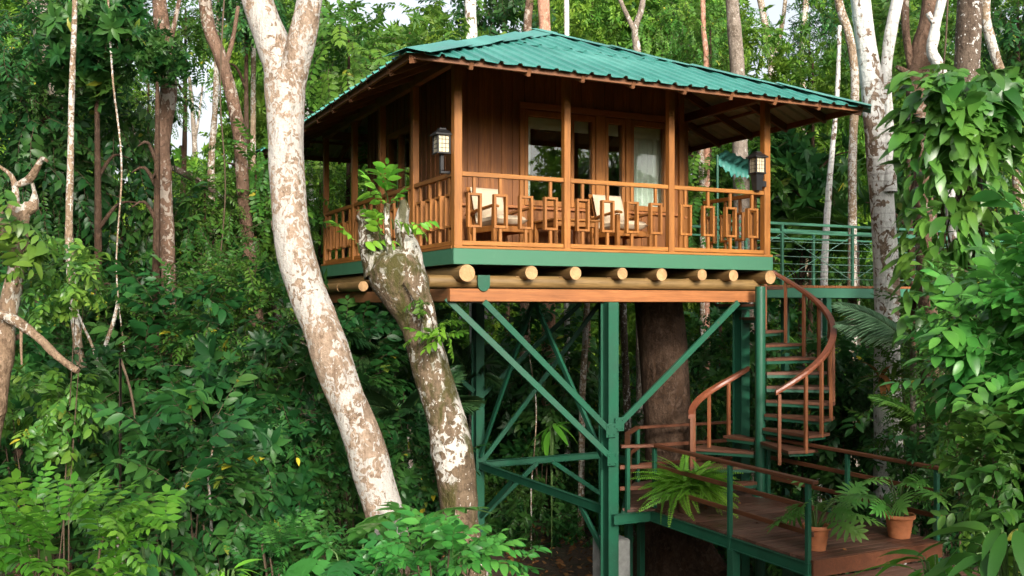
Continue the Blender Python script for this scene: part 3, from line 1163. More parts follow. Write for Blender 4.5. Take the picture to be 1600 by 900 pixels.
    SILL, HEAD, TOPZ = FL + .80, FL + 2.22, 8.62

    def wall(name, a, b, out, openings, seed):
        """a, b: (u, v) ends; out: outward normal; openings: (s0, s1, z0, z1) along the wall"""
        rg = random.Random(seed)
        a, b = Vector((a[0], a[1], 0)), Vector((b[0], b[1], 0))
        d = b - a; L = d.length; d.normalize(); o = Vector((out[0], out[1], 0))
        mb = MB()
        cuts = sorted(set([0, L] + [x for op in openings for x in op[:2]]))
        for s0, s1 in zip(cuts[:-1], cuts[1:]):
            zs = [(FL, TOPZ)]
            for op in openings:
                if op[0] <= s0 + 1e-4 and op[1] >= s1 - 1e-4:
                    zs = [(FL, op[2]), (op[3], TOPZ)]
            n = max(1, round((s1 - s0) / .205))
            wd = (s1 - s0) / n
            for (z0, z1) in zs:
                for i in range(n):
                    c = a + d * (s0 + wd * (i + .5))
                    th = .02 + rg.uniform(0, .004)
                    mb.frame(c + o * (th / 2 - .012) + Vector((0, 0, (z0 + z1) / 2)), d * (wd / 2 - .004), o * (th / 2), (0, 0, (z1 - z0) / 2), .003)
                    if i or s0 in (0,):
                        mb.frame(c - d * wd / 2 + o * .016 + Vector((0, 0, (z0 + z1) / 2)), d * .021, o * .011, (0, 0, (z1 - z0) / 2 - .002), .003)
                mb.frame(a + d * (s0 + s1) / 2 - o * .05 + Vector((0, 0, (z0 + z1) / 2)), d * (s1 - s0) / 2, o * .034, (0, 0, (z1 - z0) / 2), .001)
        return mb.build(name, M['wall'], H)

    fo = [(1.80, 2.56), (2.62, 3.06), (3.26, 3.63), (3.75, 4.45)]
    wall('front_wall', (WU0, WV0), (WU1, WV0), (0, -1), [(x0 - WU0, x1 - WU0, SILL, HEAD) for x0, x1 in fo], 1)
    lo = [(3.35, 4.55)]
    wall('side_wall', (WU0, WV1), (WU0, WV0), (-1, 0), [(WV1 - y1, WV1 - y0, FL + .25, HEAD) for y0, y1 in lo], 2)
    wall('side_wall', (WU1, WV0), (WU1, WV1), (1, 0), [], 3)
    wall('rear_wall', (WU1, WV1), (WU0, WV1), (0, 1), [], 4)
    for (u, v) in ((WU0 - .012, WV0 - .012), (WU1 + .012, WV0 - .012)):
        mb = MB(); mb.box(u - .05, u + .05, v - .05, v + .05, FL + .001, TOPZ - .01, .005)
        mb.build('corner_post', M['post'], H)
    # ledge board under the windows and at rail height
    mb = MB(); mb.box(WU0 + .05, WU1 - .05, WV0 - .075, WV0 - .03, SILL - .085, SILL - .045, .004)
    mb.build('ledge', M['beam_u'], H)
    mb = MB(); mb.box(WU1 + .066, WU1 + .12, WV0 - .06, WV0 + .16, SILL - .12, SILL - .085, .004)
    mb.build('ledge', M['beam_u'], H)
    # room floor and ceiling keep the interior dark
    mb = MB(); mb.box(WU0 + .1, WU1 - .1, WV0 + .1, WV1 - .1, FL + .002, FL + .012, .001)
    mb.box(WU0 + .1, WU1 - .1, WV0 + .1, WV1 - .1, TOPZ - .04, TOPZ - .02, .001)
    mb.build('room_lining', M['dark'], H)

    def curtain(name, x0, x1, y, z0, z1, parent, folds, amp=.028, seed=0):
        rg = random.Random(seed)
        n = folds * 10
        vs, fs = [], []
        ph = rg.uniform(0, 6)
        for j in range(7):
            for i in range(n + 1):
                s = i / n
                wv = math.sin(s * folds * 2 * math.pi + ph + .5 * math.sin(s * 9 + ph)) * amp * (.7 + .5 * j / 6)
                vs.append((x0 + (x1 - x0) * s, y + wv, z1 + (z0 - z1) * j / 6))
        for j in range(6):
            for i in range(n):
                q = j * (n + 1) + i
                fs.append([q, q + 1, q + n + 2, q + n + 1])
        mb = MB(); mb.add(vs, fs, 0, True)
        nv = len(vs)
        mb.add([(x, yy + .004, z) for x, yy, z in vs], [f[::-1] for f in fs], 0, True)
        return mb.build(name, M['curtain'], parent)

    for i, (x0, x1) in enumerate(fo):
        mb = MB()
        ft = .055
        for (a0, a1, z0, z1) in ((x0 - .005, x0 + ft, SILL - .03, HEAD + .03), (x1 - ft, x1 + .005, SILL - .03, HEAD + .03), (x0 + ft + .001, x1 - ft - .001, SILL - .03, SILL + ft), (x0 + ft + .001, x1 - ft - .001, HEAD - ft, HEAD + .03)):
            mb.box(a0, a1, WV0 - .045, WV0 + .05, z0, z1, .004)
        wd = mb.build('window', M['post'], H)
        mb = MB(); mb.box(x0 + ft - .008, x1 - ft + .008, WV0 + .002, WV0 + .008, SILL + ft - .008, HEAD - ft + .008, .001)
        mb.build('pane', M['glass'], wd)
        mb = MB(); mb.box(x0 + ft, x1 - ft, WV0 + .075, WV0 + .09, HEAD - .23, HEAD - .02, .004)
        mb.build('blind', M['curtain'], wd)
        if i == 0: curtain('curtain', x0 + .04, x0 + .21, WV0 + .17, SILL - .3, HEAD - .1, wd, 2, .03, 4)
        if i == 3: curtain('curtain', x0 + .02, x1 + .02, WV0 + .17, SILL - .3, HEAD - .02, wd, 7, .03, 5)
    # door jambs between the panes
    for (x0, x1) in ((3.07, 3.25), (3.64, 3.74), (1.70, 1.79), (4.46, 4.58)):
        mb = MB(); mb.box(x0 + .004, x1 - .004, WV0 - .055, WV0 - .002, FL + .01, HEAD + .05, .005)
        mb.build('window_jamb', M['post'], H)
    mb = MB(); mb.box(1.70, 4.58, WV0 - .06, WV0 - .01, HEAD + .055, HEAD + .15, .005)
    mb.build('window_head', M['beam_u'], H)
    for (y0, y1) in lo:
        mb = MB(); z0, z1 = FL + .25, HEAD
        for (a0, a1, b0, b1) in ((y0 - .01, y0 + .06, z0 - .03, z1 + .03), (y1 - .06, y1 + .01, z0 - .03, z1 + .03), (y0 + .061, y1 - .061, z0 - .03, z0 + .06), (y0 + .061, y1 - .061, z1 - .06, z1 + .03), ((y0 + y1) / 2 - .035, (y0 + y1) / 2 + .035, z0 + .061, z1 - .061)):
            mb.box(WU0 - .05, WU0 + .05, a0, a1, b0, b1, .004)
        wd = mb.build('window', M['post'], H)
        mb = MB(); mb.box(WU0 + .001, WU0 + .007, y0 + .05, y1 - .05, z0 + .05, z1 - .05, .001)
        mb.build('pane', M['glass'], wd)
        mb = MB()
        mb.box(WU0 + .10, WU0 + .13, y1 - .5, y1 - .08, z0, z1 - .05, .01)
        mb.build('curtain', M['curtain'], wd)

    # --- steel frame below
    def column(u, v, z0, z1, b=.17, d=.23):
        mb = MB()
        mb.box(u - b / 2, u + b / 2, v - d / 2, v - d / 2 + .016, z0, z1, .002)
        mb.box(u - b / 2, u + b / 2, v + d / 2 - .016, v + d / 2, z0, z1, .002)
        mb.box(u - .007, u + .007, v - d / 2 + .0165, v + d / 2 - .0165, z0, z1, .001)
        mb.box(u - b / 2 + .035, u - b / 2 + .05, v - d / 2 + .017, v + d / 2 - .017, z0, z1, .001)
        mb.build('column', M['green'], H)
    zt = FL - .74
    columns = [(2.49, .10), (2.49, 4.8), (5.33, .62), (5.30, 4.8)]
    for (u, v) in columns: column(u, v, -.6, zt)
    def brace(p, q, wd=.085, name='brace'):
        mb = MB()
        p, q = Vector(p), Vector(q)
        d = (q - p).normalized()
        hz = Vector((d.x, d.y, 0))
        s = Vector((-hz.y, hz.x, 0)).normalized() if hz.length > 1e-3 else Vector((1, 0, 0))
        t = d.cross(s).normalized()
        mb.frame((p + q) / 2, d * (q - p).length / 2, t * wd / 2, s * .024, .004)
        mb.build(name, M['green'], H)
    A, C = (2.49, 0.0), (2.49, 4.8)
    def zc(y, Y): return CZ + (HZ - y) / F * Y
    brace((2.40, -.03, zc(672, 14.06)), (.42, -.03, zt))
    brace((2.58, -.03, zc(662, 14.15)), (4.74, -.03, zt))
    brace((2.46, -.06, zc(718, 14.1)), (-.02, .24, zt + .05))
    brace((2.47, .24, zc(718, 14.2)), (2.47, 2.42, zt))
    brace((2.47, 4.65, zc(712, 18.3)), (2.47, 2.5, zt))
    brace((2.40, 4.78, zc(612, 18.3)), (.42, 4.78, zt))
    brace((2.58, 4.78, zc(617, 18.4)), (4.73, 4.78, zt))
    brace((2.58, 4.84, zc(724, 18.4)), (5.2, 4.84, zt))
    zs = zc(726, 18.4)
    def gusset(u, v, z, along, w_=.13, h_=.16):
        mb = MB()
        ex = Vector((w_, 0, 0)) if along == 'u' else Vector((0, w_, 0))
        ey = Vector((0, .005, 0)) if along == 'u' else Vector((.005, 0, 0))
        mb.frame((u, v, z), ex, ey, (0, 0, h_), .002)
        for sx in (-.6, .6):
            for sz in (-.6, .6):
                c = Vector((u, v, z)) + ex * sx + Vector((0, 0, h_ * sz))
                d_ = ey.normalized() * .02
                mb.tube([c - d_, c + d_], .013, 6, smooth=False)
        mb.build('gusset_plate', M['green'], H)
    gusset(2.42, -.06, zc(672, 14.06), 'u', .085, .10); gusset(2.565, -.058, zc(662, 14.15), 'u', .075, .10)
    gusset(2.42, -.092, zc(716, 14.1), 'u', .085, .09)
    def beam(p, q, h=.13, b=.075, name='tie_beam'):
        mb = MB()
        p, q = Vector(p), Vector(q); d = (q - p).normalized(); s = d.cross(Vector((0, 0, 1))).normalized()
        for off in (-1, 1):
            mb.frame((p + q) / 2 + Vector((0, 0, off * (h / 2 - .005))), (q - p) / 2, s * b / 2, (0, 0, .005), .001)
        mb.frame((p + q) / 2 + s * (-.022), (q - p) / 2, s * .005, (0, 0, h / 2 - .0105), .001)
        mb.build(name, M['green'], H)
    beam((2.49, .22, zs), (2.49, 4.68, zs))
    beam((2.58, 4.8, zs), (5.2, 4.8, zs))
    beam((5.31, .75, zs), (5.30, 4.68, zs))
    brace((2.49, .23, 1.35), (2.49, .95, zs - .06))
    brace((2.49, 4.66, 1.05), (2.49, 3.3, zs - .06))
    brace((2.58, 4.8, 1.0), (3.75, 4.8, zs - .06))
    brace((5.22, 4.8, 1.2), (4.1, 4.8, zs - .06))
    return H


build_house()

# concrete piers that carry the columns
for (u, v, h, lab) in ((2.72, .42, 1.62, 'square grey concrete pier behind the foot of the tallest lit green post'),):
    g = hw(u, v, 0)
    r_ = thing('concrete_pier', lab, 'pier', (g.x, g.y, -.3), HA)
    mb = MB(); mb.box(-.21, .21, -.2, .2, 0, h + .20, .012)
    mb.build('pier_shaft', M['concrete'], r_)
    mb = MB(); mb.box(-.19, .19, -.18, .18, h + .202, h + .215, .004)
    mb.build('mortar_cap', M['concrete'], r_)


# ------------------------------------------------------------------ porch furniture and lanterns
def armchair(u, v, rz, label):
    p = hw(u, v, FL + .001)
    t = thing('armchair', label, 'armchair', p, HA + rz, 'armchairs on the porch')
    wm = M['post']
    for sx in (-1, 1):
        mb = MB(); mb.box(sx * .31 - .03, sx * .31 + .03, -.36, -.29, 0, .60, .006); mb.build('leg', wm, t)
        mb = MB(); mb.bar((sx * .31, .30, .0), (sx * .31, .36, .62), .055, .06, (0, 1, 0), .006); mb.build('leg', wm, t)
        mb = MB()
        pts = [(-.42, .615), (-.36, .64), (.10, .60), (.40, .55)]
        for (y0, z0), (y1, z1) in zip(pts[:-1], pts[1:]):
            mb.bar((sx * .32, y0, z0), (sx * .32, y1 + .01, z1), .075, .035, (0, 0, 1), .008)
        mb.build('armrest', wm, t)
        mb = MB(); mb.box(sx * .31 - .02, sx * .31 + .02, -.288, .30, .27, .35, .005); mb.build('side_rail', wm, t)
        mb = MB(); mb.box(sx * .31 - .016, sx * .31 + .016, -.288, .30, .10, .14, .004); mb.build('stretcher', wm, t)
    mb = MB(); mb.box(-.28, .28, -.35, -.31, .27, .35, .005); mb.build('front_rail', wm, t)
    mb = MB()
    for i in range(6): mb.box(-.285, .285, -.28 + i * .1, -.21 + i * .1, .345, .362, .003)
    mb.build('seat_slat', wm, t)
    mb = MB()
    for i in range(5): mb.frame((-.22 + i * .11, .385, .62), (.03, 0, 0), (0, .010, 0), (0, .10, .34), .003)
    mb.frame((0, .47, .945), (.29, 0, 0), (0, .014, 0), (0, .012, .035), .005)
    mb.build('backrest', wm, t)
    def pillow(c, ex, ey, ez, name):
        n = 14
        vs, fs = [], []
        for s in (-1, 1):
            for j in range(n + 1):
                for i in range(n + 1):
                    x, y = 2 * i / n - 1, 2 * j / n - 1
                    e = (1 - abs(x) ** 6) * (1 - abs(y) ** 6)
                    k = .55 * max(0, e) ** .3 + .45 * max(0, e) ** .9
                    vs.append(Vector(c) + Vector(ex) * x + Vector(ey) * y + Vector(ez) * s * k * (1 + .06 * mnoise.noise(Vector((x * 3, y * 3, s)))))
        m_ = (n + 1) ** 2
        for s in (0, 1):
            for j in range(n):
                for i in range(n):
                    q = s * m_ + j * (n + 1) + i
                    f = [q, q + 1, q + n + 2, q + n + 1]
                    fs.append(f if s else f[::-1])
        mb = MB(); mb.add(vs, fs, 0, True); mb.build(name, M['cushion'], t)
    pillow((0, -.03, .435), (.275, 0, 0), (0, .31, -.02), (0, 0, .075), 'seat_cushion')
    pillow((0, .30, .70), (.275, 0, 0), (0, .085, .27), (0, -.075, .022), 'back_cushion')
    return t


armchair(1.10, .90, R(8), 'wooden armchair with cream cushions nearest the corner post with the lantern')
armchair(3.20, .90, R(4), 'wooden armchair with cream cushions in front of the white curtained window')

p = hw(2.22, .92, FL + .001)
t = thing('side_table', 'low square wooden table standing between the two cushioned armchairs', 'table', p, HA)
mb = MB()
for i in range(5): mb.box(-.40, .40, -.36 + i * .145, -.222 + i * .145, .47, .50, .004)
mb.build('tabletop', M['rail_u'], t)
for sx in (-1, 1):
    for sy in (-1, 1):
        mb = MB(); mb.box(sx * .35 - .03, sx * .35 + .03, sy * .31 - .03, sy * .31 + .03, 0, .469, .005); mb.build('leg', M['post'], t)
mb = MB()
for s in (-1, 1):
    mb.box(-.319, .319, s * .31 - .012, s * .31 + .012, .39, .46, .003)
    mb.box(s * .35 - .012, s * .35 + .012, -.279, .279, .39, .46, .003)
mb.build('apron', M['rail_u'], t)
mb = MB(); mb.box(-.318, .318, -.33, -.29, .07, .115, .004); mb.box(-.318, .318, .29, .33, .07, .115, .004); mb.build('foot_rail', M['rail_u'], t)


def lantern(x, y, Y, label, side, mode):
    p = at(x, y, Y)
    t = thing('wall_lantern', label, 'lantern', p, HA, 'porch lanterns')
    mb = MB()
    s = .09
    mb.add([(-s - .035, -s - .035, .25), (s + .035, -s - .035, .25), (s + .035, s + .035, .25), (-s - .035, s + .035, .25),
            (-s - .035, -s - .035, .268), (s + .035, -s - .035, .268), (s + .035, s + .035, .268), (-s - .035, s + .035, .268),
            (-.055, -.055, .325), (.055, -.055, .325), (.055, .055, .325), (-.055, .055, .325)],
           [[3, 2, 1, 0]] + [[i, (i + 1) % 4, 4 + (i + 1) % 4, 4 + i] for i in range(4)] + [[4 + i, 4 + (i + 1) % 4, 8 + (i + 1) % 4, 8 + i] for i in range(4)] + [[8, 9, 10, 11]])
    mb.box(-.05, .05, -.05, .05, .3255, .35, .004)
    mb.build('cap', M['black'], t)
    mb = MB(); mb.box(-.078, .078, -.078, .078, .022, .249, .003); mb.build('lamp_glass', M['lampglass'], t)
    mb = MB()
    for sx in (-1, 1):
        for sy in (-1, 1): mb.box(sx * .083 - .011, sx * .083 + .011, sy * .083 - .011, sy * .083 + .011, .021, .2495, .002)
    for k in range(1, 4):
        z = .022 + .228 * k / 4
        for s_ in (-1, 1):
            mb.box(-.071, .071, s_ * .081 - .003, s_ * .081 + .003, z - .003, z + .003, .001)
            mb.box(s_ * .081 - .003, s_ * .081 + .003, -.071, .071, z - .003, z + .003, .001)
    for s_ in (-1, 1):
        for q in (-.026, .026):
            mb.box(q - .003, q + .003, s_ * .0815 - .003, s_ * .0815 + .003, .022, .249, .001)
            mb.box(s_ * .0815 - .003, s_ * .0815 + .003, q - .003, q + .003, .022, .249, .001)
    mb.box(-.10, .10, -.10, .10, -.004, .0205, .004)
    mb.build('cage', M['black'], t)
    mb = MB()
    if mode == 0:
        mb.box(-.026, .026, -.026, .026, -.22, -.0045, .006)
        mb.box(-.026, .026, -.026, .026, -.262, -.2205, .006)
        mb.bar((side * .026, 0, -.242), (side * .17, 0, -.242), .045, .035)
    else:
        mb.add([(-.075, -.075, -.005), (.075, -.075, -.005), (.075, .075, -.005), (-.075, .075, -.005), (-.05, -.05, -.26), (.05, -.05, -.26), (.05, .05, -.26), (-.05, .05, -.26)],
               [[0, 1, 2, 3][::-1], [4, 5, 6, 7]] + [[i, 4 + i, 4 + (i + 1) % 4, (i + 1) % 4][::-1] for i in range(4)])
        mb.bar((side * .05, 0, -.15), (side * .17, 0, -.15), .05, .09)
    mb.build('bracket', M['black'], t)


lantern(690, 241, 13.15, 'black square lantern with pale panes on the corner post by the mossy trunk', 1, 0)
lantern(1183, 272, 15.25, 'black square lantern with pale panes on the porch post beside the spiral stairs', 1, 1)

# ------------------------------------------------------------------ the lower walkway
DK = CZ - 2.95                 # its deck level


def build_walkway():
    u0, v0 = 4.1, -1.6
    T = thing('walkway', 'low brown plank walkway with green steel posts leading to the foot of the spiral stairs', 'walkway', hw(u0, v0, 0), HA)
    L = lambda u, v, z: Vector((u - u0, v - v0, z))
    # boards run across the walkway; outline is a polygon
    left = [(-3.40, 3.06), (-.12, 3.06), (-.11, 2.64), (.55, 3.05), (1.1, 3.43), (1.75, 4.0), (1.76, 5.0)]
    right = [(-3.40, 5.16), (-.25, 5.16), (1.72, 6.2), (1.76, 6.0)]
    ip = lambda tab, v: float(np.interp(v, [a for a, _ in tab], [b for _, b in tab]))
    mb = MB()
    v, k = -3.40, 0
    rg = random.Random(3)
    rnds = []
    while v < 1.70:
        a, b = v + .006, v + .117
        l0, l1, r0, r1 = ip(left, a), ip(left, b), ip(right, a), ip(right, b)
        if b > -.12 and a < -.10: l0, l1 = 3.06, 2.66
        z1 = DK + rg.uniform(-.002, .002); z0 = DK - .035
        vs = [L(l0, a, z0), L(r0, a, z0), L(r1, b, z0), L(l1, b, z0), L(l0, a, z1), L(r0, a, z1), L(r1, b, z1), L(l1, b, z1)]
        n0 = len(mb.f)
        mb.add(vs, [[3, 2, 1, 0], [4, 5, 6, 7], [0, 1, 5, 4], [1, 2, 6, 5], [2, 3, 7, 6], [3, 0, 4, 7]])
        rnds += [rg.random()] * (len(mb.f) - n0)
        v += .122; k += 1
    o = mb.build('deck_boards', M['deck'], T)
    at_ = o.data.attributes.new('rnd', 'FLOAT', 'FACE'); at_.data.foreach_set('value', rnds)
    # end board and lower step
    mb = MB(); mb.box(3.06 - u0, 5.18 - u0, -3.44 - v0, -3.402 - v0, DK - .20, DK - .004, .004)
    mb.build('end_board', M['rail_brown'], T)
    mb = MB(); rn = []
    for i in range(6):
        n0 = len(mb.f)
        mb.box(3.1 - u0, 5.0 - u0, -4.20 + i * .125 - v0, -4.20 + i * .125 + .12 - v0, DK - .245, DK - .21, .003)
        rn += [rg.random()] * (len(mb.f) - n0)
    o = mb.build('lower_step', M['deck'], T)
    at_ = o.data.attributes.new('rnd', 'FLOAT', 'FACE'); at_.data.foreach_set('value', rn)
    mb = MB(); mb.box(3.1 - u0, 5.0 - u0, -4.22 - v0, -4.203 - v0, DK - .42, DK - .214, .003); mb.build('lower_step_board', M['rail_brown'], T)
    # green steel edge channels
    def channel(p, q, h=.15, name='edge_beam'):
        mb = MB()
        p, q = L(*p), L(*q); d = (q - p).normalized(); s = d.cross(Vector((0, 0, 1))).normalized()
        mb.frame((p + q) / 2, (q - p) / 2, s * .006, (0, 0, h / 2 - .0085), .001)
        for k in (-1, 1): mb.frame((p + q) / 2 + Vector((0, 0, k * (h / 2 - .004))) , (q - p) / 2, s * .035, (0, 0, .004), .001)
        mb.build(name, M['green'], T)
    zb = DK - .035 - .079
    channel((3.05, -3.40, zb), (3.05, -.14, zb)); channel((2.42, -.13, zb - .002), (3.05, -.13, zb - .002), .15)
    channel((5.17, -3.40, zb), (5.17, -.25, zb)); channel((3.09, -3.38, zb), (5.14, -3.38, zb))
    channel((2.60, -.10, zb), (3.43, 1.1, zb)); channel((3.43, 1.1, zb), (4.02, 1.76, zb)); channel((4.02, 1.77, zb), (6.2, 1.73, zb)); channel((5.17, -.25, zb), (6.2, 1.70, zb))
    channel((3.1, -1.8, zb), (5.12, -1.8, zb)); channel((3.1, -.2, zb), (5.12, -.2, zb))
    # legs
    for (u, v, r) in ((3.06, -2.0, .06), (3.06, -3.36, .045), (4.3, -1.75, .11), (5.16, -2.0, .05), (5.16, -3.36, .045), (3.5, 1.15, .05), (4.1, 1.7, .05), (6.1, 1.6, .05)):
        mb = MB(); a = L(u, v, 0); mb.box(a.x - r, a.x + r, a.y - r, a.y + r, -.7, DK - .19, .004); mb.build('leg', M['green'], T)
    # rail posts and rails
    posts = [(3.05, -3.36), (3.05, -1.94), (3.10, -.16), (2.70, -.06), (5.17, -3.36), (5.17, -1.86), (5.17, -.22), (3.46, 1.12), (4.05, 1.72), (5.2, 1.70), (6.1, 1.64)]
    for (u, v) in posts:
        mb = MB(); a = L(u, v, 0); mb.box(a.x - .028, a.x + .028, a.y - .028, a.y + .028, DK - .185, DK + .885, .004); mb.build('rail_post', M['green'], T)
    def rails(pts, mat='rail_brown', over=0.0):
        for (h, wd, ht, nm) in ((.91, .085, .045, 'handrail'), (.60, .03, .06, 'mid_rail'), (.29, .03, .06, 'mid_rail')):
            for i, (p, q) in enumerate(zip(pts[:-1], pts[1:])):
                off = 0.0 if nm == 'handrail' else .045
                a, b = L(p[0], p[1], DK + h), L(q[0], q[1], DK + h)
                d = (b - a).normalized(); s = d.cross(Vector((0, 0, 1)))
                mb = MB(); mb.bar(a + s * off - d * (over if i == 0 and nm == 'handrail' else 0), b + s * off + d * .02, wd, ht, (0, 0, 1), .006); mb.build(nm, M[mat], T)
    rails([(3.05, -3.40), (3.10, -.16)], over=.09)
    rails([(3.10, -.17), (2.62, -.03)])
    rails([(5.17, -3.40), (5.17, -.22)], over=.09)
    rails([(2.72, -.02), (3.46, 1.12), (4.05, 1.72), (6.1, 1.64)])


build_walkway()


# ------------------------------------------------------------------ spiral stairs
def build_spiral():
    cu, cv = 5.075, -.15
    c = hw(cu, cv, 0)
    T = thing('spiral_stairs', 'spiral stairs with brown treads and curved brown handrail around a green steel pole', 'stairs', c, 0)
    mb = MB()
    mb.tube([(0, 0, -.6), (0, 0, CZ + .30)], .078, 28)
    mb.lathe([(.13, DK + .002), (.13, DK + .014), (.079, DK + .016)], 24)
    mb.build('pole', M['green'], T)
    Rr = 1.10
    def tread(th, z, half=R(13.5), r1=Rr):
        """th: direction in degrees in the world plan, 0 = picture right, 90 = away from the camera"""
        a = R(th)
        top = MB(); n = 5
        def wedge(mb, z0, z1, r0, r1, hf, mat=0):
            arc = [(r1 * math.cos(a - hf + 2 * hf * k / n), r1 * math.sin(a - hf + 2 * hf * k / n)) for k in range(n + 1)]
            w_ = .055
            dx, dy = -math.sin(a) * w_, math.cos(a) * w_
            ix, iy = r0 * math.cos(a), r0 * math.sin(a)
            mb.prism([(ix - dx, iy - dy)] + arc + [(ix + dx, iy + dy)], z0, z1, mat)
        wedge(top, z - .04, z, .085, r1, half)
        o = top.build('tread', M['tread'], T)
        und = MB(); wedge(und, z - .088, z - .041, .086, r1 - .05, half * .84)
        und.build('tread_plate', M['green'], o)
    # a photo tuned rise: the upper flight turns from the front over the right to the back
    zf = lambda th: CZ - 1.36 + .0122 * (th + 10)
    ths = [-70 + 17.4 * k for k in range(11)]
    for th in ths: tread(th, zf(th))
    low = [(196, CZ - 2.72), (170, CZ - 2.49), (143, CZ - 2.27), (118, CZ - 2.08)]
    for th, z in low: tread(th, z, r1=Rr if th > 130 else .70)
    rr = Rr - .02
    pos = lambda th, z, r=rr: Vector((r * math.cos(R(th)), r * math.sin(R(th)), z))
    def baluster(th, z0, z1, r=None):
        mb = MB()
        a = pos(th, z0, r or rr); t = Vector((-math.sin(R(th)), math.cos(R(th)), 0)); o = Vector((math.cos(R(th)), math.sin(R(th)), 0))
        mb.frame(a + Vector((0, 0, (z1 - z0) / 2)), t * .023, o * .023, (0, 0, (z1 - z0) / 2), .003)
        mb.build('baluster', M['rail_rb'] if 'rail_rb' in M else M['post_dark'], T)
    def handrail(th0, th1, z0, z1, ra=None, rb=None):
        mb = MB(); n = 36
        rings = []
        for i in range(n + 1):
            s = i / n; th = th0 + (th1 - th0) * s; z = z0 + (z1 - z0) * s
            o = Vector((math.cos(R(th)), math.sin(R(th)), 0))
            sec = [(-.044, -.034), (.044, -.034), (.050, .0), (.042, .034), (-.042, .034), (-.050, 0)]
            rr_ = rr if ra is None else ra + (rb - ra) * s ** 1.3
            rings.append([o * (rr_ + x) + Vector((0, 0, z + y)) for x, y in sec])
        vs = [p for r in rings for p in r]; k = 6
        fs = [[i * k + j, i * k + (j + 1) % k, (i + 1) * k + (j + 1) % k, (i + 1) * k + j] for i in range(n) for j in range(k)]
        mb.add(vs, fs, 0, False); mb.add(rings[0], [list(range(k))[::-1]]); mb.add(rings[-1], [list(range(k))])
        mb.build('handrail', M['rail_dark'], T)
    handrail(-93, 80, zf(-93) + 1.12, zf(78) + 1.02)
    for k, th in enumerate(ths[:9]):
        s = (th + 93) / 173.0
        zr = zf(-93) + 1.12 + (zf(78) + 1.02 - zf(-93) - 1.12) * s
        baluster(th + 2, zf(th) + .001 - .05, zr - .02)
    baluster(-90, zf(-70) - .20, zf(-93) + 1.10)
    handrail(183, 97, CZ - 1.71, CZ - 1.0, rr, .50)
    for th, z in ((182, DK), (166, CZ - 2.49), (143, CZ - 2.27), (121, CZ - 2.08)):
        s = (183 - th) / 85.0
        baluster(th, z - .03 if th < 180 else z, CZ - 1.71 + .71 * s - .02, rr + (.50 - rr) * s ** 1.3)


M['post_dark'] = wood_mat('baluster_wood', (.16, .052, .02), (.25, .085, .03), (.32, .12, .048), 2, .5)
M['rail_dark'] = wood_mat('handrail_wood', (.17, .05, .024), (.25, .08, .038), (.32, .11, .056), 0, .36)
build_spiral()


# ------------------------------------------------------------------ the bridge behind the stairs
def build_bridge():
    u0, v0 = 9.0, 2.3
    zd = CZ + .38
    T = thing('footbridge', 'narrow green footbridge with thin cable rails behind the pale double trunk', 'bridge', hw(u0, v0, 0), HA)
    L = lambda u, v, z: Vector((u - u0, v - v0, z))
    va, vb, ua, ub = 1.72, 2.95, 5.46, 13.4
    for v in (va, vb):
        mb = MB(); a, b = L(ua, v, zd - .14), L(ub, v, zd - .14); mb.bar(a, b, .06, .18); mb.build('edge_beam', M['bridge_green'], T)
    mb = MB(); k = 0; u = ua
    while u < ub:
        a = L(u, va - .01, 0); b = L(u + .13, vb + .01, 0)
        mb.box(a.x, b.x, a.y, b.y, zd - .045, zd - .001 * (k % 2), .003); u += .136; k += 1
    mb.build('deck', M['beam_u'], T)
    for vi, v in enumerate((va + .01, vb - .01)):
        us = [ua + .06] + [7.18 + 1.72 * i for i in range(4)] if vi == 0 else [ua + .06] + [7.35 + 1.72 * i for i in range(4)]
        for u in us:
            mb = MB(); a = L(u, v, 0); mb.box(a.x - .025, a.x + .025, a.y - .025, a.y + .025, zd + .001, zd + 1.10, .003); mb.build('rail_post', M['bridge_green'], T)
        for (h, r) in ((1.12, .032), (.96, .024)):
            mb = MB(); mb.bar(L(us[0] - .03, v, zd + h), L(ub, v, zd + h), .05, r * 1.5); mb.build('top_rail', M['bridge_green'], T)
        for i in range(6 if vi == 0 else 0):
            h = .12 + i * .135
            mb = MB(); mb.tube([L(us[0], v, zd + h), L(ub, v, zd + h)], .0065, 6); mb.build('cable', M['cable'], T)
        for u, u2 in list(zip(us[:-1], us[1:]))[:(9 if vi == 0 else 0)]:
            for (z0, z1, o) in ((.08, .94, .012), (.94, .08, -.012)):
                mb = MB(); mb.tube([L(u, v + o, zd + z0), L(u2, v + o, zd + z1)], .007, 6); mb.build('cross_cable', M['cable'], T)
    for u in (8.3, 12.2):
        for v in (va + .05, vb - .05):
            mb = MB(); a = L(u, v, 0); mb.box(a.x - .06, a.x + .06, a.y - .06, a.y + .06, -.4, zd - .231, .004); mb.build('leg', M['green'], T)
    # landing plate from the stair head
    mb = MB(); a, b = L(5.50, .93, 0), L(6.5, 1.685, 0); mb.box(a.x, b.x, a.y, b.y, zd - .10, zd - .05, .004); mb.build('landing', M['tread'], T)


build_bridge()

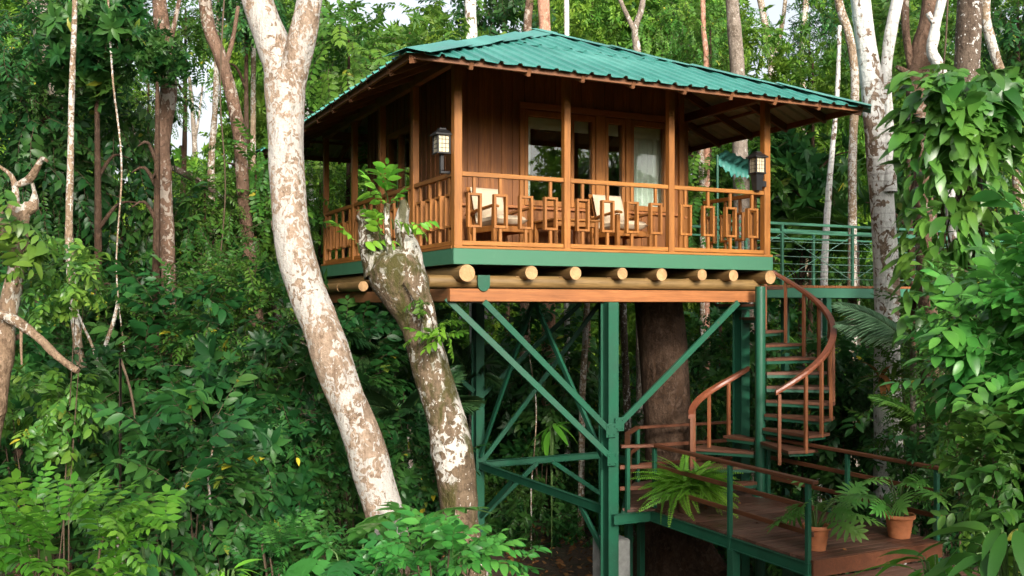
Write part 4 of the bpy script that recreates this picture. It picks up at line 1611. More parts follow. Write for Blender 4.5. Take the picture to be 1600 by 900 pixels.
# folded green canvas awning glimpsed past the porch
p = at(1150, 262, 22.0)
t = thing('canvas_awning', 'small green canvas awning hanging beyond the porch, behind the post lantern', 'awning', (p.x, p.y, ground_z(p.x, p.y)), R(20))
z0 = p.z - ground_z(p.x, p.y)
mb = MB()
vs, fs = [], []
nx = 18
for j, (dy, zz) in enumerate(((-.1, .36), (.25, .28), (.28, .12), (.27, .02))):
    for i in range(nx + 1):
        x = -.34 + .86 * i / nx
        dz = -.26 * (i / nx) + .02 * math.sin(i * 1.7 + j)
        if j == 3: dz = dz * 1.3 + .26 * abs(i / nx - .45) + .04 * math.sin(i * 2.1)
        vs.append((x, dy + .02 * math.sin(i * 2.3), z0 + zz + dz))
for j in range(3):
    for i in range(nx):
        q = j * (nx + 1) + i; fs.append([q, q + 1, q + nx + 2, q + nx + 1])
n0 = len(vs); vs += [(x, y + .006, z - .004) for x, y, z in vs]; fs += [[q + n0 for q in f[::-1]] for f in fs]
mb.add(vs, fs, 0, True); mb.build('canvas', M['roof'], t)
mb = MB(); mb.tube([(-.42, .1, -.3), (-.42, .1, z0 + .28)], .03, 10); mb.tube([(.72, .3, -.3), (.72, .3, z0 - .05)], .03, 10); mb.build('pole', M['green'], t)


# ------------------------------------------------------------------ potted plants on the walkway
def pot_mb(r=.17, h=.30):
    mb = MB()
    mb.lathe([(0, 0), (r * .70, 0), (r * .72, .01), (r * .93, h * .80), (r * .95, h * .82), (r * 1.07, h * .83), (r * 1.10, h * .87), (r * 1.10, h * .97), (r * 1.07, h), (r * .96, h), (r * .92, h * .95), (r * .90, h * .86)], 36)
    for z in (.22, .5):
        q = r * (.72 + .21 * z / .8) + .002
        mb.lathe([(q, h * z), (q + .005, h * (z + .015)), (q + .001, h * (z + .03))], 36)
    return mb


def stems_mb(curves, r):
    mb = MB()
    for c in curves: mb.tube(c, [r * (1.25 - .6 * i / (len(c) - 1)) for i in range(len(c))], 7)
    return mb


def potted_philodendron(u, v, label, seed, sc_=1.0, leaves=9, r=.17):
    rg = np.random.RandomState(seed)
    t = thing('potted_plant', label, 'potted plant', hw(u, v, DK + .003), HA, 'potted plants on the walkway')
    pot_mb(r, .30).build('pot', M['terracotta'], t)
    mb = MB(); mb.lathe([(0, .262), (r * .5, .268), (r * .9, .258)], 24); mb.build('potting_soil', M['soil'], t)
    curves, its = [], []
    for i in range(leaves):
        a = 2 * math.pi * i * .382 + rg.uniform(-.3, .3)
        rad = rg.uniform(.16, .42) * sc_; h = rg.uniform(.10, .55) * sc_ * (1.2 - rad)
        tip = np.array([math.cos(a) * rad, math.sin(a) * rad, .27 + h])
        c = [(0.03 * math.cos(a), .03 * math.sin(a), .25), (tip[0] * .35, tip[1] * .35, .27 + h * .62), (tip[0] * .75, tip[1] * .75, .27 + h * .98), tuple(tip)]
        curves.append([q[:3] for q in catmull([(*q, 0) for q in c], .06)])
        d = np.array([math.cos(a) * .9, math.sin(a) * .9, rg.uniform(-.35, .40)])
        its.append((TL[i % 2], [tip], [d], np.array([rg.uniform(.30, .42) * sc_]), np.array([rg.uniform(-1.0, 1.0)])))
    stems_mb(curves, .011).build('stalks', M['stem'], t)
    link_mesh('leaves', foliage_mesh('leaves', its, [M['lf_phil'], M['stem']], seed), t)


potted_philodendron(3.46, -3.06, 'terracotta pot with deeply cut broad leaves beside the near corner post of the walkway', 31, 1.08, 14, .155)
potted_philodendron(4.86, -3.05, 'terracotta pot with deeply cut leaves at the far outer corner of the walkway', 37, 1.0, 14, .18)

rg = np.random.RandomState(5)
t = thing('potted_fern', 'pot hidden by arching bright green fern fronds by the inner rail of the walkway', 'potted fern', hw(3.36, -.62, DK + .003), HA, 'potted plants on the walkway')
pot_mb(.20, .30).build('pot', M['brown_pot'], t)
n = 150
a = rg.uniform(0, 2 * math.pi, n)
el = rg.uniform(-.25, 1.35, n)
D = np.stack([np.cos(a) * np.cos(el), np.sin(a) * np.cos(el), np.sin(el) + .25], 1)
P = np.stack([np.cos(a) * .09, np.sin(a) * .09, np.full(n, .30)], 1)
its = [(TF_fern[i], P[i::2], D[i::2], rg.uniform(.42, .74, n)[i::2], rg.uniform(-1.2, 1.2, n)[i::2]) for i in (0, 1)]
link_mesh('fronds', foliage_mesh('fronds', its, [M['lf_fern'], M['stem']], 5), t)

# ------------------------------------------------------------------ trees one can tell apart
# the leaning pale tree in front
pm = px_path([(622, 900, 62), (604, 815, 60), (577, 720, 59), (549, 640, 58), (514, 545, 60), (486, 470, 61), (462, 395, 57), (452, 320, 54), (447, 240, 55), (446, 170, 58), (445, 125, 66)], 10.2, 1.0)
stem_l = px_path([(444, 150, 56), (437, 105, 54), (421, 55, 50), (403, 5, 47), (384, -60, 45), (372, -120, 42)], 11.2, .3)
stem_r = px_path([(450, 150, 50), (462, 100, 44), (474, 50, 41), (485, -10, 40), (497, -80, 38), (505, -130, 36)], 11.2, -.2)
knob = px_path([(462, 400, 26), (440, 375, 16), (431, 358, 12), (427, 345, 8)], 10.95, .05)
main_tree = tree('forked_tree', 'tall leaning pale trunk with lichen patches forking above the roof line', 'tree', [pm, stem_l, stem_r, knob], M['bark_main'], 2, None, 30, .12)

# the broken mossy trunk
pm = px_path([(742, 900, 62), (728, 830, 58), (713, 745, 57), (697, 660, 57), (675, 580, 60), (655, 510, 66), (634, 450, 76), (619, 415, 76), (614, 400, 54)], 11.3, .3)
st1 = px_path([(600, 425, 58), (588, 392, 48), (579, 366, 38), (575, 346, 28), (570, 336, 24), (571, 328, 10)], 11.55, .1)
st2 = px_path([(634, 430, 56), (638, 398, 44), (631, 370, 32), (627, 345, 22), (631, 325, 16), (629, 312, 8)], 11.55, -.05)
st3 = px_path([(612, 440, 12), (612, 410, 12), (606, 370, 10), (604, 330, 10), (606, 318, 9)], 11.3, -.03)
st4 = px_path([(668, 520, 22), (664, 490, 18), (650, 465, 12), (632, 440, 9)], 11.15, .0)
mossy_tree = tree('broken_tree', 'thick mossy broken trunk sprouting bright leaves in front of the cabin corner', 'tree', [pm, st1, st2, st3, st4], M['bark_moss'], 5, None, 30, .27)

# left: slender pale sapling with a moss foot
pm = px_path([(160, 740, 24), (150, 680, 27), (136, 620, 17), (122, 540, 14), (113, 450, 13), (108, 370, 12), (110, 260, 10), (112, 150, 9), (116, 40, 8), (118, -60, 7)], 12.2, .4)
b1 = px_path([(150, 680, 14), (160, 620, 9), (160, 560, 7), (178, 500, 6), (184, 470, 4)], 12.2, .1)
b2 = px_path([(158, 590, 6), (146, 545, 5), (128, 505, 4), (122, 490, 3)], 12.25, .1)
b3 = px_path([(143, 690, 12), (115, 665, 9), (98, 655, 6)], 12.1, .0)
tree('sapling', 'slender white barked sapling with brown rings left of the brown trunk', 'tree', [pm, b1, b2, b3], M['bark_sap'], 3, None, 12, .1)

# far left: gnarled broken trunk
pm = px_path([(-10, 640, 34), (2, 560, 32), (14, 480, 28), (30, 400, 25), (32, 345, 27), (36, 325, 26)], 9.4, .2)
b1 = px_path([(20, 330, 22), (24, 300, 12), (18, 275, 7), (2, 262, 5), (-14, 250, 4)], 9.6, .0)
b2 = px_path([(24, 290, 9), (44, 282, 11), (58, 262, 11), (66, 248, 9), (74, 252, 5)], 9.6, -.1)
b3 = px_path([(40, 325, 20), (52, 322, 18), (54, 300, 6), (48, 280, 5)], 9.6, .0)
b4 = px_path([(0, 490, 16), (30, 505, 15), (62, 530, 15), (80, 548, 14), (96, 562, 12), (122, 580, 9)], 9.3, -.2)
b5 = px_path([(34, 500, 6), (33, 540, 4), (34, 570, 3)], 9.3, .0)
b6 = px_path([(30, 400, 20), (10, 360, 26), (-6, 330, 20)], 9.5, .1)
tree('gnarled_tree', 'gnarled broken trunk with bare crooked branches at the far left edge', 'tree', [pm, b1, b2, b3, b4, b5, b6], M['bark_gnarl'], 9, None, 14, .28)

# right: double white trunk behind the walkway
pm = px_path([(1388, 720, 44), (1387, 640, 42), (1386, 560, 40), (1386, 470, 39), (1382, 380, 38), (1376, 290, 37), (1369, 210, 36), (1362, 130, 33), (1352, 60, 30), (1342, -20, 30), (1334, -90, 28)], 15.6, -.3)
pr = px_path([(1390, 300, 24), (1389, 240, 18), (1387, 190, 18), (1384, 120, 17), (1390, 60, 18), (1404, -10, 18), (1416, -80, 16)], 15.3, .1)
tree('double_tree', 'white blotched trunk splitting into two stems in front of the green footbridge', 'tree', [pm, pr], M['bark_white'], 4, None, 22, .07)

# right: dark trunk with white spots above the vine
pm = px_path([(1530, 700, 52), (1524, 520, 46), (1516, 330, 40), (1510, 200, 38), (1512, 90, 37), (1516, -20, 36), (1520, -90, 34)], 13.4, .0)
tree('spotted_tree', 'dark trunk with white spots rising out of the big leaved vine', 'tree', [pm], M['bark_spot'], 6, None, 18, .07)

# the large dark trunk behind the walkway
pm = px_path([(1062, 960, 120), (1056, 880, 92), (1050, 780, 82), (1046, 680, 76), (1040, 580, 74), (1032, 500, 72), (1026, 440, 68), (1022, 380, 62)], 17.6, .0)
pm[0] = (pm[0][0], pm[0][1], -.1, pm[0][3])
tree('buttressed_tree', 'massive dark trunk with flaring roots standing under the cabin floor behind the walkway', 'tree', [pm], M['bark_dark'], 8, None, 32, .12, False, 2.4)

BG = [  # name, label, bark, Y, dY, main path, branches
    ('brown_tree', 'straight brown trunk in the dense leaves left of the leaning pale tree', 'bark_brown', 14.8, 0,
     [(266, 720, 24), (265, 560, 23), (263, 420, 23), (257, 300, 24), (254, 220, 24), (263, 150, 25), (262, 95, 22), (252, 30, 22), (244, -60, 20)], [[(258, 90, 12), (272, 40, 8), (284, -20, 6)]]),
    ('grey_tree', 'broad grey trunk slanting among dark leaves in the upper left corner', 'bark_grey', 19, 0,
     [(120, 420, 32), (104, 260, 32), (86, 150, 30), (70, 60, 30), (52, -30, 30)], [[(84, 80, 14), (70, 30, 12), (60, -30, 10)]]),
    ('bent_tree', 'brown trunk bending to the upper left beside the bright gap in the canopy', 'bark_brown', 17.4, 0,
     [(392, 420, 22), (380, 300, 20), (374, 215, 20), (362, 150, 20), (345, 90, 20), (326, 40, 20), (318, -30, 20)], [[(352, 105, 9), (364, 60, 7), (372, 10, 6)]]),
    ('thin_tree', 'thin pale trunk between the bent brown tree and the leaning pale tree', 'bark_sap', 20, 0,
     [(336, 480, 15), (333, 360, 14), (330, 260, 11), (336, 170, 9), (340, 60, 8), (345, -60, 7)], []),
    ('thin_tree', 'very slim pale stem rising just left of the fork of the leaning tree', 'bark_sap', 21, 0,
     [(393, 420, 9), (395, 250, 9), (396, 100, 8), (396, -40, 8)], []),
    ('leaning_tree', 'slanting lichen spotted dark trunk crossing behind the brown trunk', 'bark_spot', 18.6, 0,
     [(452, 540, 19), (424, 450, 18), (398, 395, 16), (362, 330, 13), (320, 290, 11), (270, 262, 10), (232, 238, 8), (200, 190, 6)], []),
    ('mottled_tree', 'thin dark mottled trunk close behind the foot of the leaning pale tree', 'bark_spot', 14, 0,
     [(496, 820, 24), (488, 700, 24), (478, 600, 20), (470, 520, 18), (462, 450, 16), (450, 380, 14), (440, 280, 13)], []),
    ('white_tree', 'white trunk showing over the left slope of the teal roof', 'bark_white', 25, 0,
     [(742, 420, 20), (738, 200, 20), (736, 60, 19), (735, 0, 18), (740, -70, 16)], []),
    ('red_tree', 'smooth reddish trunk directly above the roof peak', 'bark_red', 24, 0,
     [(856, 420, 22), (854, 200, 20), (852, 60, 19), (849, 0, 18), (846, -70, 16)], []),
    ('thin_tree', 'thin white stem just right of the roof peak', 'bark_white', 24, 0,
     [(886, 420, 9), (886, 120, 8), (885, 0, 8), (884, -60, 7)], []),
    ('brown_stem_tree', 'short brown stem left of the reddish trunk over the roof peak', 'bark_brown', 27, 0,
     [(822, 300, 16), (824, 60, 13), (828, 0, 13), (832, -50, 12)], []),
    ('forked_sapling', 'slim brown tree forking widely above the right slope of the teal roof', 'bark_grey', 22, 0,
     [(1000, 420, 15), (998, 180, 12), (996, 85, 12), (992, 48, 10), (1003, 10, 9), (1010, -50, 8)], [[(993, 50, 9), (978, 20, 7), (966, -10, 7), (960, -50, 6)]]),
    ('pink_tree', 'slender pinkish stem above the middle of the right roof slope', 'bark_red', 24, 0,
     [(1104, 420, 10), (1104, 120, 9), (1099, 40, 8), (1098, -50, 8)], []),
    ('mossy_tree', 'stout mossy grey trunk above the right end of the roof', 'bark_grey', 23, 0,
     [(1162, 420, 26), (1156, 220, 25), (1152, 110, 24), (1146, 30, 22), (1140, -50, 20)], []),
    ('pale_tree', 'pale trunk curving left above the right eave, nearest the double white trunk', 'bark_sap', 20, 0,
     [(1332, 420, 14), (1332, 250, 13), (1336, 130, 13), (1328, 60, 13), (1312, 10, 13), (1304, -50, 12)], []),
    ('twisted_tree', 'twisted dark brown trunk with short branches beside the double white trunk', 'bark_brown', 17, 0,
     [(1450, 420, 34), (1442, 240, 30), (1432, 150, 30), (1438, 90, 34), (1452, 30, 30), (1462, -50, 28)], [[(1432, 140, 14), (1418, 70, 12), (1414, 20, 12), (1416, -40, 10)], [(1430, 120, 10), (1408, 108, 8), (1400, 104, 6)]]),
    ('white_branch_tree', 'white stem leaning right between the twisted trunk and the spotted trunk', 'bark_white', 16, 0,
     [(1486, 300, 20), (1474, 130, 18), (1456, 80, 16), (1462, 40, 15), (1474, -10, 14), (1480, -60, 13)], [[(1458, 78, 10), (1464, 50, 9), (1450, 20, 8)]]),
    ('curved_tree', 'thin pale trunk curving down the far right edge past the vine', 'bark_sap', 14.5, 0,
     [(1588, 260, 16), (1582, 190, 15), (1572, 140, 14), (1550, 70, 14), (1540, 20, 14), (1545, -50, 12)], []),
    ('thin_tree', 'thin white flecked stem right of the cabin, crossing behind the footbridge rail', 'bark_white', 21, 0,
     [(1286, 560, 12), (1288, 420, 11), (1295, 300, 10), (1300, 240, 8), (1308, 150, 7), (1312, 40, 6)], []),
    ('thin_tree', 'thin pale stem seen through the open end of the porch', 'bark_sap', 24, 0,
     [(1099, 560, 9), (1098, 400, 9), (1096, 240, 9), (1096, 140, 8)], []),
    ('lichen_stem_tree', 'thin lichen covered stem right beside the tall lit green post', 'bark_spot', 20, 0,
     [(984, 760, 12), (980, 640, 12), (975, 520, 11), (972, 430, 11)], []),
    ('lichen_stem_tree', 'pale mottled stem seen between the braces under the cabin', 'bark_sap', 21, 0,
     [(909, 700, 10), (910, 620, 10), (914, 540, 10), (918, 450, 9)], []),
    ('pale_tree', 'distant pale stems rising above the right eave', 'bark_sap', 33, 0,
     [(1216, 420, 16), (1210, 200, 14), (1204, 90, 12), (1192, 20, 11), (1180, -40, 10)], [[(1206, 100, 8), (1222, 40, 7), (1230, -30, 6)]]),
    ('pale_tree', 'slim pale trunk far back, left of the bent stem above the right eave', 'bark_sap', 30, 0,
     [(1262, 420, 14), (1258, 220, 12), (1252, 110, 11), (1256, 40, 10), (1264, -40, 9)], []),
    ('white_stem_tree', 'pale mottled stem seen past the rear left porch post', 'bark_white', 24, 0,
     [(488, 600, 12), (488, 480, 11), (487, 380, 11), (484, 270, 10), (478, 150, 9)], []),
    ('pale_tree', 'bright distant trunk in the hazy gap left of the bent brown trunk', 'bark_grey', 36, 0,
     [(306, 420, 12), (305, 260, 9), (302, 190, 7), (296, 120, 5)], [[(305, 220, 5), (311, 180, 4), (317, 130, 3)]]),
]
for i, (nm, lab, bk, Y, dY, main, brs) in enumerate(BG):
    tree(nm, lab, 'tree', [px_path(main, Y, dY)] + [px_path(b, Y, 0) for b in brs], M[bk], 20 + i, None, 14, .09)


# ------------------------------------------------------------------ leaf masses: far forest and undergrowth that nobody could count
def mass(name, clumps, tmpls, mats, size, dens, seed, flat=.8, shell=.55, dropz=-.3):
    """clumps: (x, y, z, r)"""
    rg = np.random.RandomState(seed)
    acc = {i: [[], [], [], []] for i in range(len(tmpls))}
    for (x, y, z, r) in clumps:
        n = max(4, int(dens * r * r))
        for i, (t, P, D, S, ro) in enumerate(ball_items(tmpls, n, (r, r, r * flat), size, rg, (x, y, z), shell, dropz, seedv=x)):
            for k, q in enumerate((P, D, S, ro)): acc[i][k].append(q)
    its = [(t, *[np.concatenate(q) for q in acc[i]]) for i, t in enumerate(tmpls)]
    me = foliage_mesh(name, its, mats, seed)
    return tag(link_mesh(name, me), kind='stuff')


GAPS = [(270, 30, 24), (268, 128, 28), (280, 205, 22), (310, 205, 28), (200, 60, 24), (660, -10, 40), (710, 0, 30), (1210, 30, 34), (1195, 70, 24), (1262, 60, 18), (320, 20, 20), (1540, 20, 14), (520, 5, 18), (1205, 5, 26)]


def in_gap(x, y, z, extra=0.0, r=0.0):
    px, py = 800 + x / y * F, HZ - (z - CZ) / y * F
    rp = r / y * F
    return any((px - gx) ** 2 + (py - gy) ** 2 < (gr + extra + rp * .85) ** 2 for gx, gy, gr in GAPS)


rg = np.random.RandomState(77)
far = []
while len(far) < 520:
    y = rg.uniform(29, 58); x = rg.uniform(-.66, .66) * y
    g = ground_z(x, y); top = CZ + (HZ + 60) / F * y
    z = g + (top - g) * rg.rand() ** .85
    r = rg.uniform(1.1, 2.6) * (y / 42) ** .5
    if in_gap(x, y, z, 0, r) or (abs(x) < 60 and z > top): continue
    far.append((x, y, z, r))
mass('far_forest', far, TA_far + TW_far, [M['lf_far'], M['twig']], .62, 52, 11, .75)
rg = np.random.RandomState(78)
back = []
while len(back) < 230:            # the wood the windows mirror, behind the photographer
    a = R(rg.uniform(95, 265)); d = rg.uniform(26, 40)
    x, y = math.sin(a) * d, math.cos(a) * d
    z = ground_z(x, y) + rg.rand() ** 1.3 * (12.5 + 8 * mnoise.noise(Vector((a * 6.5, 1, 1))))
    if (148 < math.degrees(a) < 184 and z > 10) or (104 < math.degrees(a) < 136 and z > 13): continue
    back.append((x, y, z, rg.uniform(1.4, 2.8)))
mass('forest_behind_viewer', back, TA_far + TW_far, [M['lf_far'], M['twig']], .8, 24, 12, .8)

rg = np.random.RandomState(79)
und = []
while len(und) < 330:
    y = rg.uniform(16.5, 30); x = rg.uniform(-.64, .64) * y
    q = Vector((x, y, 0)) - P0
    u, v = q.dot(U), q.dot(VV)
    if -1.2 < u < 6.6 and v < 7.8: continue                   # under the cabin stays open
    if u > 4 and v < 3.4: continue
    g = ground_z(x, y)
    h = rg.rand() ** 1.4 * (2.2 + 3.6 * max(0, min(1, abs(x - 1.5) / 7)))
    if y < 23 and 1120 < 800 + x / y * F < 1420 and HZ - (g + h + 1.2 - CZ) / y * F < 470: continue
    und.append((x, y, g + .1 + h, rg.uniform(.6, 1.25)))
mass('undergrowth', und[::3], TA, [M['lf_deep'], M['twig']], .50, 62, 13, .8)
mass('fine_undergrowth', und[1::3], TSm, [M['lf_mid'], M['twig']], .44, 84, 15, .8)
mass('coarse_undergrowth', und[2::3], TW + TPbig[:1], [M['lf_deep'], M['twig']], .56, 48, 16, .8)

# low plants in the shade under the cabin
rg = np.random.RandomState(80)
low = []
for _ in range(90):
    u, v = rg.uniform(-3, 7), rg.uniform(5.2, 11)
    p = hw(u, v, 0); low.append((p.x, p.y, ground_z(p.x, p.y) + rg.uniform(.0, .5 + .18 * (v - 5)), rg.uniform(.3, .6)))
for _ in range(40):
    u, v = rg.uniform(-4, .6), rg.uniform(1.0, 7)
    p = hw(u, v, 0); low.append((p.x, p.y, ground_z(p.x, p.y) + rg.uniform(.0, .9), rg.uniform(.3, .6)))
for _ in range(40):
    u, v = rg.uniform(6.2, 12), rg.uniform(-4.5, 4)
    p = hw(u, v, 0); low.append((p.x, p.y, ground_z(p.x, p.y) + rg.uniform(.0, 1.7), rg.uniform(.35, .7)))
for _ in range(70):
    sgn = rg.choice([-1, 1]); y = rg.uniform(6, 17); x = sgn * (y * .60 + rg.uniform(.8, 7))
    low.append((x, y, ground_z(x, y) + rg.uniform(.1, 2.2), rg.uniform(.5, .9)))
mass('ground_plants', low, TA + TW, [M['lf_deep'], M['twig']], .36, 120, 14, .8)

# fallen leaves on the soil
rg = np.random.RandomState(81)
n = 5200
uu, vv = rg.uniform(-3, 9, n), rg.uniform(-6, 9, n)
Pp = np.array([list(hw(a, b, 0)) for a, b in zip(uu, vv)])
Pp[:, 2] = [ground_z(p[0], p[1]) + .02 + .03 * rg.rand() for p in Pp]
for i in range(26):                 # a few lie on the walkway
    Pp[i] = list(hw(rg.uniform(3.2, 5.0), rg.uniform(-3.3, .6), DK + .012))
D = np.stack([rg.normal(size=n), rg.normal(size=n), rg.normal(size=n) * .25 + .1], 1)
its = [(TS[i], Pp[i::2], D[i::2], np.where(np.arange(n) < 26, .08, rg.uniform(.07, .2, n))[i::2], rg.uniform(-.8, .8, n)[i::2]) for i in (0, 1)]
me = foliage_mesh('fallen_leaves', its, [M['lf_dry']], 3)
tag(link_mesh('fallen_leaves', me), kind='stuff')


# ------------------------------------------------------------------ trees of the leaf wall: trunk and crown each
def crown_mesh(name, seed, n, rad, tmpls, size, mats, shell=.35, lump=.45, dropz=-.45):
    rg = np.random.RandomState(seed)
    its = []
    # several lobes so the outline is uneven and the sky shows between
    lobes = [((0, 0, 0), .75)] + [((rg.uniform(-.7, .7), rg.uniform(-.7, .7), rg.uniform(-.55, .6)), rg.uniform(.35, .6)) for _ in range(7)]
    tot = sum(k * k for _, k in lobes)
    for c, k in lobes:
        its += ball_items(tmpls, max(5, int(n * k * k / tot)), np.asarray(rad) * k, size, rg, np.asarray(c) * np.asarray(rad), shell, dropz, lump=lump, seedv=seed + c[0])
    return foliage_mesh(name, its, mats, seed)


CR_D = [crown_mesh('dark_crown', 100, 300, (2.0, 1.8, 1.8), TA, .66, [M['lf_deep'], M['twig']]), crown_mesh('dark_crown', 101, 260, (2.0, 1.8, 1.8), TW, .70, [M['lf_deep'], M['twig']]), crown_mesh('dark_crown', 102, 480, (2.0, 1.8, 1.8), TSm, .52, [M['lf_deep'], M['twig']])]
CR_M = [crown_mesh('mid_crown', 110, 330, (2.2, 2.0, 1.9), TP, .60, [M['lf_mid'], M['twig']]), crown_mesh('mid_crown', 111, 520, (2.2, 2.0, 1.9), TSm, .55, [M['lf_mid'], M['twig']])]
CR_F = [crown_mesh('high_crown', 120 + i, 420, (3.0, 2.8, 2.2), TA_far + TW_far, .62, [M['lf_far'], M['twig']]) for i in range(2)]


def crown_tree(name, label, x, y, Y, kind, scale=1.0, seed=0, bark='bark_brown', group=None, squash=1.0, lean=.12):
    """a tree whose crown is centred at the photo pixel x, y at distance Y"""
    rg = random.Random(seed)
    c = at(x, y, Y)
    g = ground_z(c.x, c.y)
    b = Vector((c.x + rg.uniform(-lean, lean), c.y + rg.uniform(0, lean), g - .05))
    root = thing(name, label, 'tree', b, 0, group)
    h = c.z - b.z
    r0 = .03 + .004 * h
    top = c - b + Vector((0, 0, .9 * scale))
    paths = [[(0, 0, 0, r0 * 1.3), (top.x * .3 + rg.uniform(-.15, .15), top.y * .3, h * .4, r0), (top.x * .7, top.y * .7, h * .75, r0 * .75), (top.x, top.y, top.z, r0 * .3)]]
    for k in range(4):
        a = rg.uniform(0, 6.28); z = h * rg.uniform(.55, .9)
        s = z / h
        p = Vector((top.x * s, top.y * s, z))
        e = p + Vector((math.cos(a) * 1.3 * scale, math.sin(a) * 1.3 * scale, .8 * scale))
        m_ = (p + e) / 2 + Vector((0, 0, .18))
        paths.append([(*p, r0 * .5), (*m_, r0 * .36), (*e, r0 * .14)])
    trunk_mb([[(q[0], q[1], q[2], q[3]) for q in p] for p in paths], (0, 0, 0), seed, 10, .08).build('trunk', M[bark], root)
    ms_ = {'d': CR_D, 'm': CR_M, 'f': CR_F}[kind]
    me = ms_[seed % len(ms_)]
    o = link_mesh('crown', me, root)
    o.location = c - b
    o.rotation_euler = (0, 0, rg.uniform(0, 6.28))
    o.scale = (scale, scale, scale * squash)
    return root


CT = [
    ('dark broad leaved tree filling the upper left corner in front of the grey trunk', 60, 60, 15.5, 'd', 1.0),
    ('dark leaved tree around the upper half of the white sapling', 120, 235, 16.0, 'd', .85),
    ('dark leaved tree hanging over the top of the brown trunk', 150, 80, 14.3, 'd', .5),
    ('dark bushy tree behind the gnarled trunk at the left edge', 30, 330, 15.5, 'd', .9),
    ('dark bushy tree between the white sapling and the brown trunk', 190, 400, 16.6, 'd', .85),
    ('dark hanging foliage right of the brown trunk, under the bent trunk', 320, 345, 17.5, 'm', .72),
    ('leafy tree close behind the slanting lichen trunk', 400, 320, 18.0, 'm', .7),
    ('dark tree at the top edge, left of the leaning pale fork', 385, 10, 19.5, 'd', .5),
    ('light green feathery tree right of the leaning pale fork', 545, 110, 21.0, 'm', 1.05),
    ('bright green tree over the left roof slope', 640, 90, 25.0, 'f', .80),
    ('dark green round tree behind the white trunk over the roof', 790, 30, 30.0, 'd', 1.0),
    ('green tree behind the thin white stem right of the roof peak', 925, 40, 28.0, 'f', .75),
    ('deep green tree behind the forked slim tree over the roof', 1050, 50, 29.0, 'm', 1.0),
    ('bright leaved tree left of the mossy grey trunk above the roof', 1110, 80, 25.0, 'm', .8),
    ('yellowish green tree above the right roof corner', 1270, 140, 25.0, 'f', .75),
    ('dark hanging tree behind the pale curving trunk above the right eave', 1265, 60, 26.0, 'd', .75),
    ('leafy tree beyond the open porch end', 1120, 300, 24.0, 'm', .9),
    ('dark tree behind the footbridge, right of the cabin', 1250, 300, 25.5, 'd', 1.05),
    ('bright foliage tree at the top right behind the double white trunk', 1420, 60, 21.0, 'm', .8),
    ('dark tree in the top right corner behind the curving trunk', 1590, 60, 16.0, 'd', .65),
    ('dark leafy tree right of the double trunk behind the vine', 1490, 330, 22.5, 'd', .95),
    ('leafy tree seen past the rear left porch post', 500, 330, 22.0, 'm', .75),
    ('bushy tree behind the leaning pale trunk, below the eave', 430, 230, 23.0, 'f', .6),
    ('small dark crown hiding the brown trunk just under the top edge', 246, 88, 13.8, 'd', .26),
    ('small leaved tree fringing the bright gap above the brown trunk', 290, 50, 21.0, 'm', .55),
    ('small leaved tree low in the bright gap right of the brown trunk', 232, 165, 20.0, 'm', .50),
]
for i, (lab, x, y, Y, k, s) in enumerate(CT):
    crown_tree('leafy_tree', lab, x, y, Y, k, s, 200 + i, 'bark_dark', 'leafy trees of the forest wall')


# ------------------------------------------------------------------ shrubs
def shrub_mesh(name, seed, n, rad, tmpls, size, mats, stems=7, shell=.5, dropz=-.2, lump=.35, half=True):
    rg = np.random.RandomState(seed)
    its = ball_items(tmpls, n, rad, size, rg, (0, 0, rad[2] * .95), shell, dropz, lump=lump, seedv=seed)
    return foliage_mesh(name, its, mats, seed)


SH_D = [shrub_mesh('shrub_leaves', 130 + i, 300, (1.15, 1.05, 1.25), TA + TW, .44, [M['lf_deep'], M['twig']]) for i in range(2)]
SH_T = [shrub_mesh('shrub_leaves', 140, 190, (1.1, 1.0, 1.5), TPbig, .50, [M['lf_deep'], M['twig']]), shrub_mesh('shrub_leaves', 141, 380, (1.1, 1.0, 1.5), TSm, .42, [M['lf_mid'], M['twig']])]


def shrub(name, label, x, y, Y, me, scale, group=None, cat='shrub', rz=0.0, squash=1.0, hgt=1.2, stem_mat='twig', stem_r=.018, nst=6):
    """a shrub whose leaf mass is centred at photo pixel x, y at distance Y"""
    c = at(x, y, Y)
    g = ground_z(c.x, c.y)
    root = thing(name, label, cat, (c.x, c.y, g - .03), 0, group)
    o = link_mesh('leaves', me, root)
    zl = c.z - g - hgt * scale * squash
    o.location = (0, 0, zl); o.rotation_euler = (0, 0, rz); o.scale = (scale, scale, scale * squash)
    rg = random.Random(int(x * 7 + y))
    mb = MB()
    for k in range(nst):
        a = rg.uniform(0, 6.28)
        top = max(.3, zl + hgt * scale * squash * rg.uniform(.9, 1.5))
        q = .5 * scale
        mb.tube([(.08 * math.cos(a), .08 * math.sin(a), 0), (q * .4 * math.cos(a + .4), q * .4 * math.sin(a + .4), top * .55), (q * math.cos(a), q * math.sin(a), top)], [stem_r, stem_r * .75, stem_r * .4], 7)
    mb.build('stems', M[stem_mat], root)
    return root


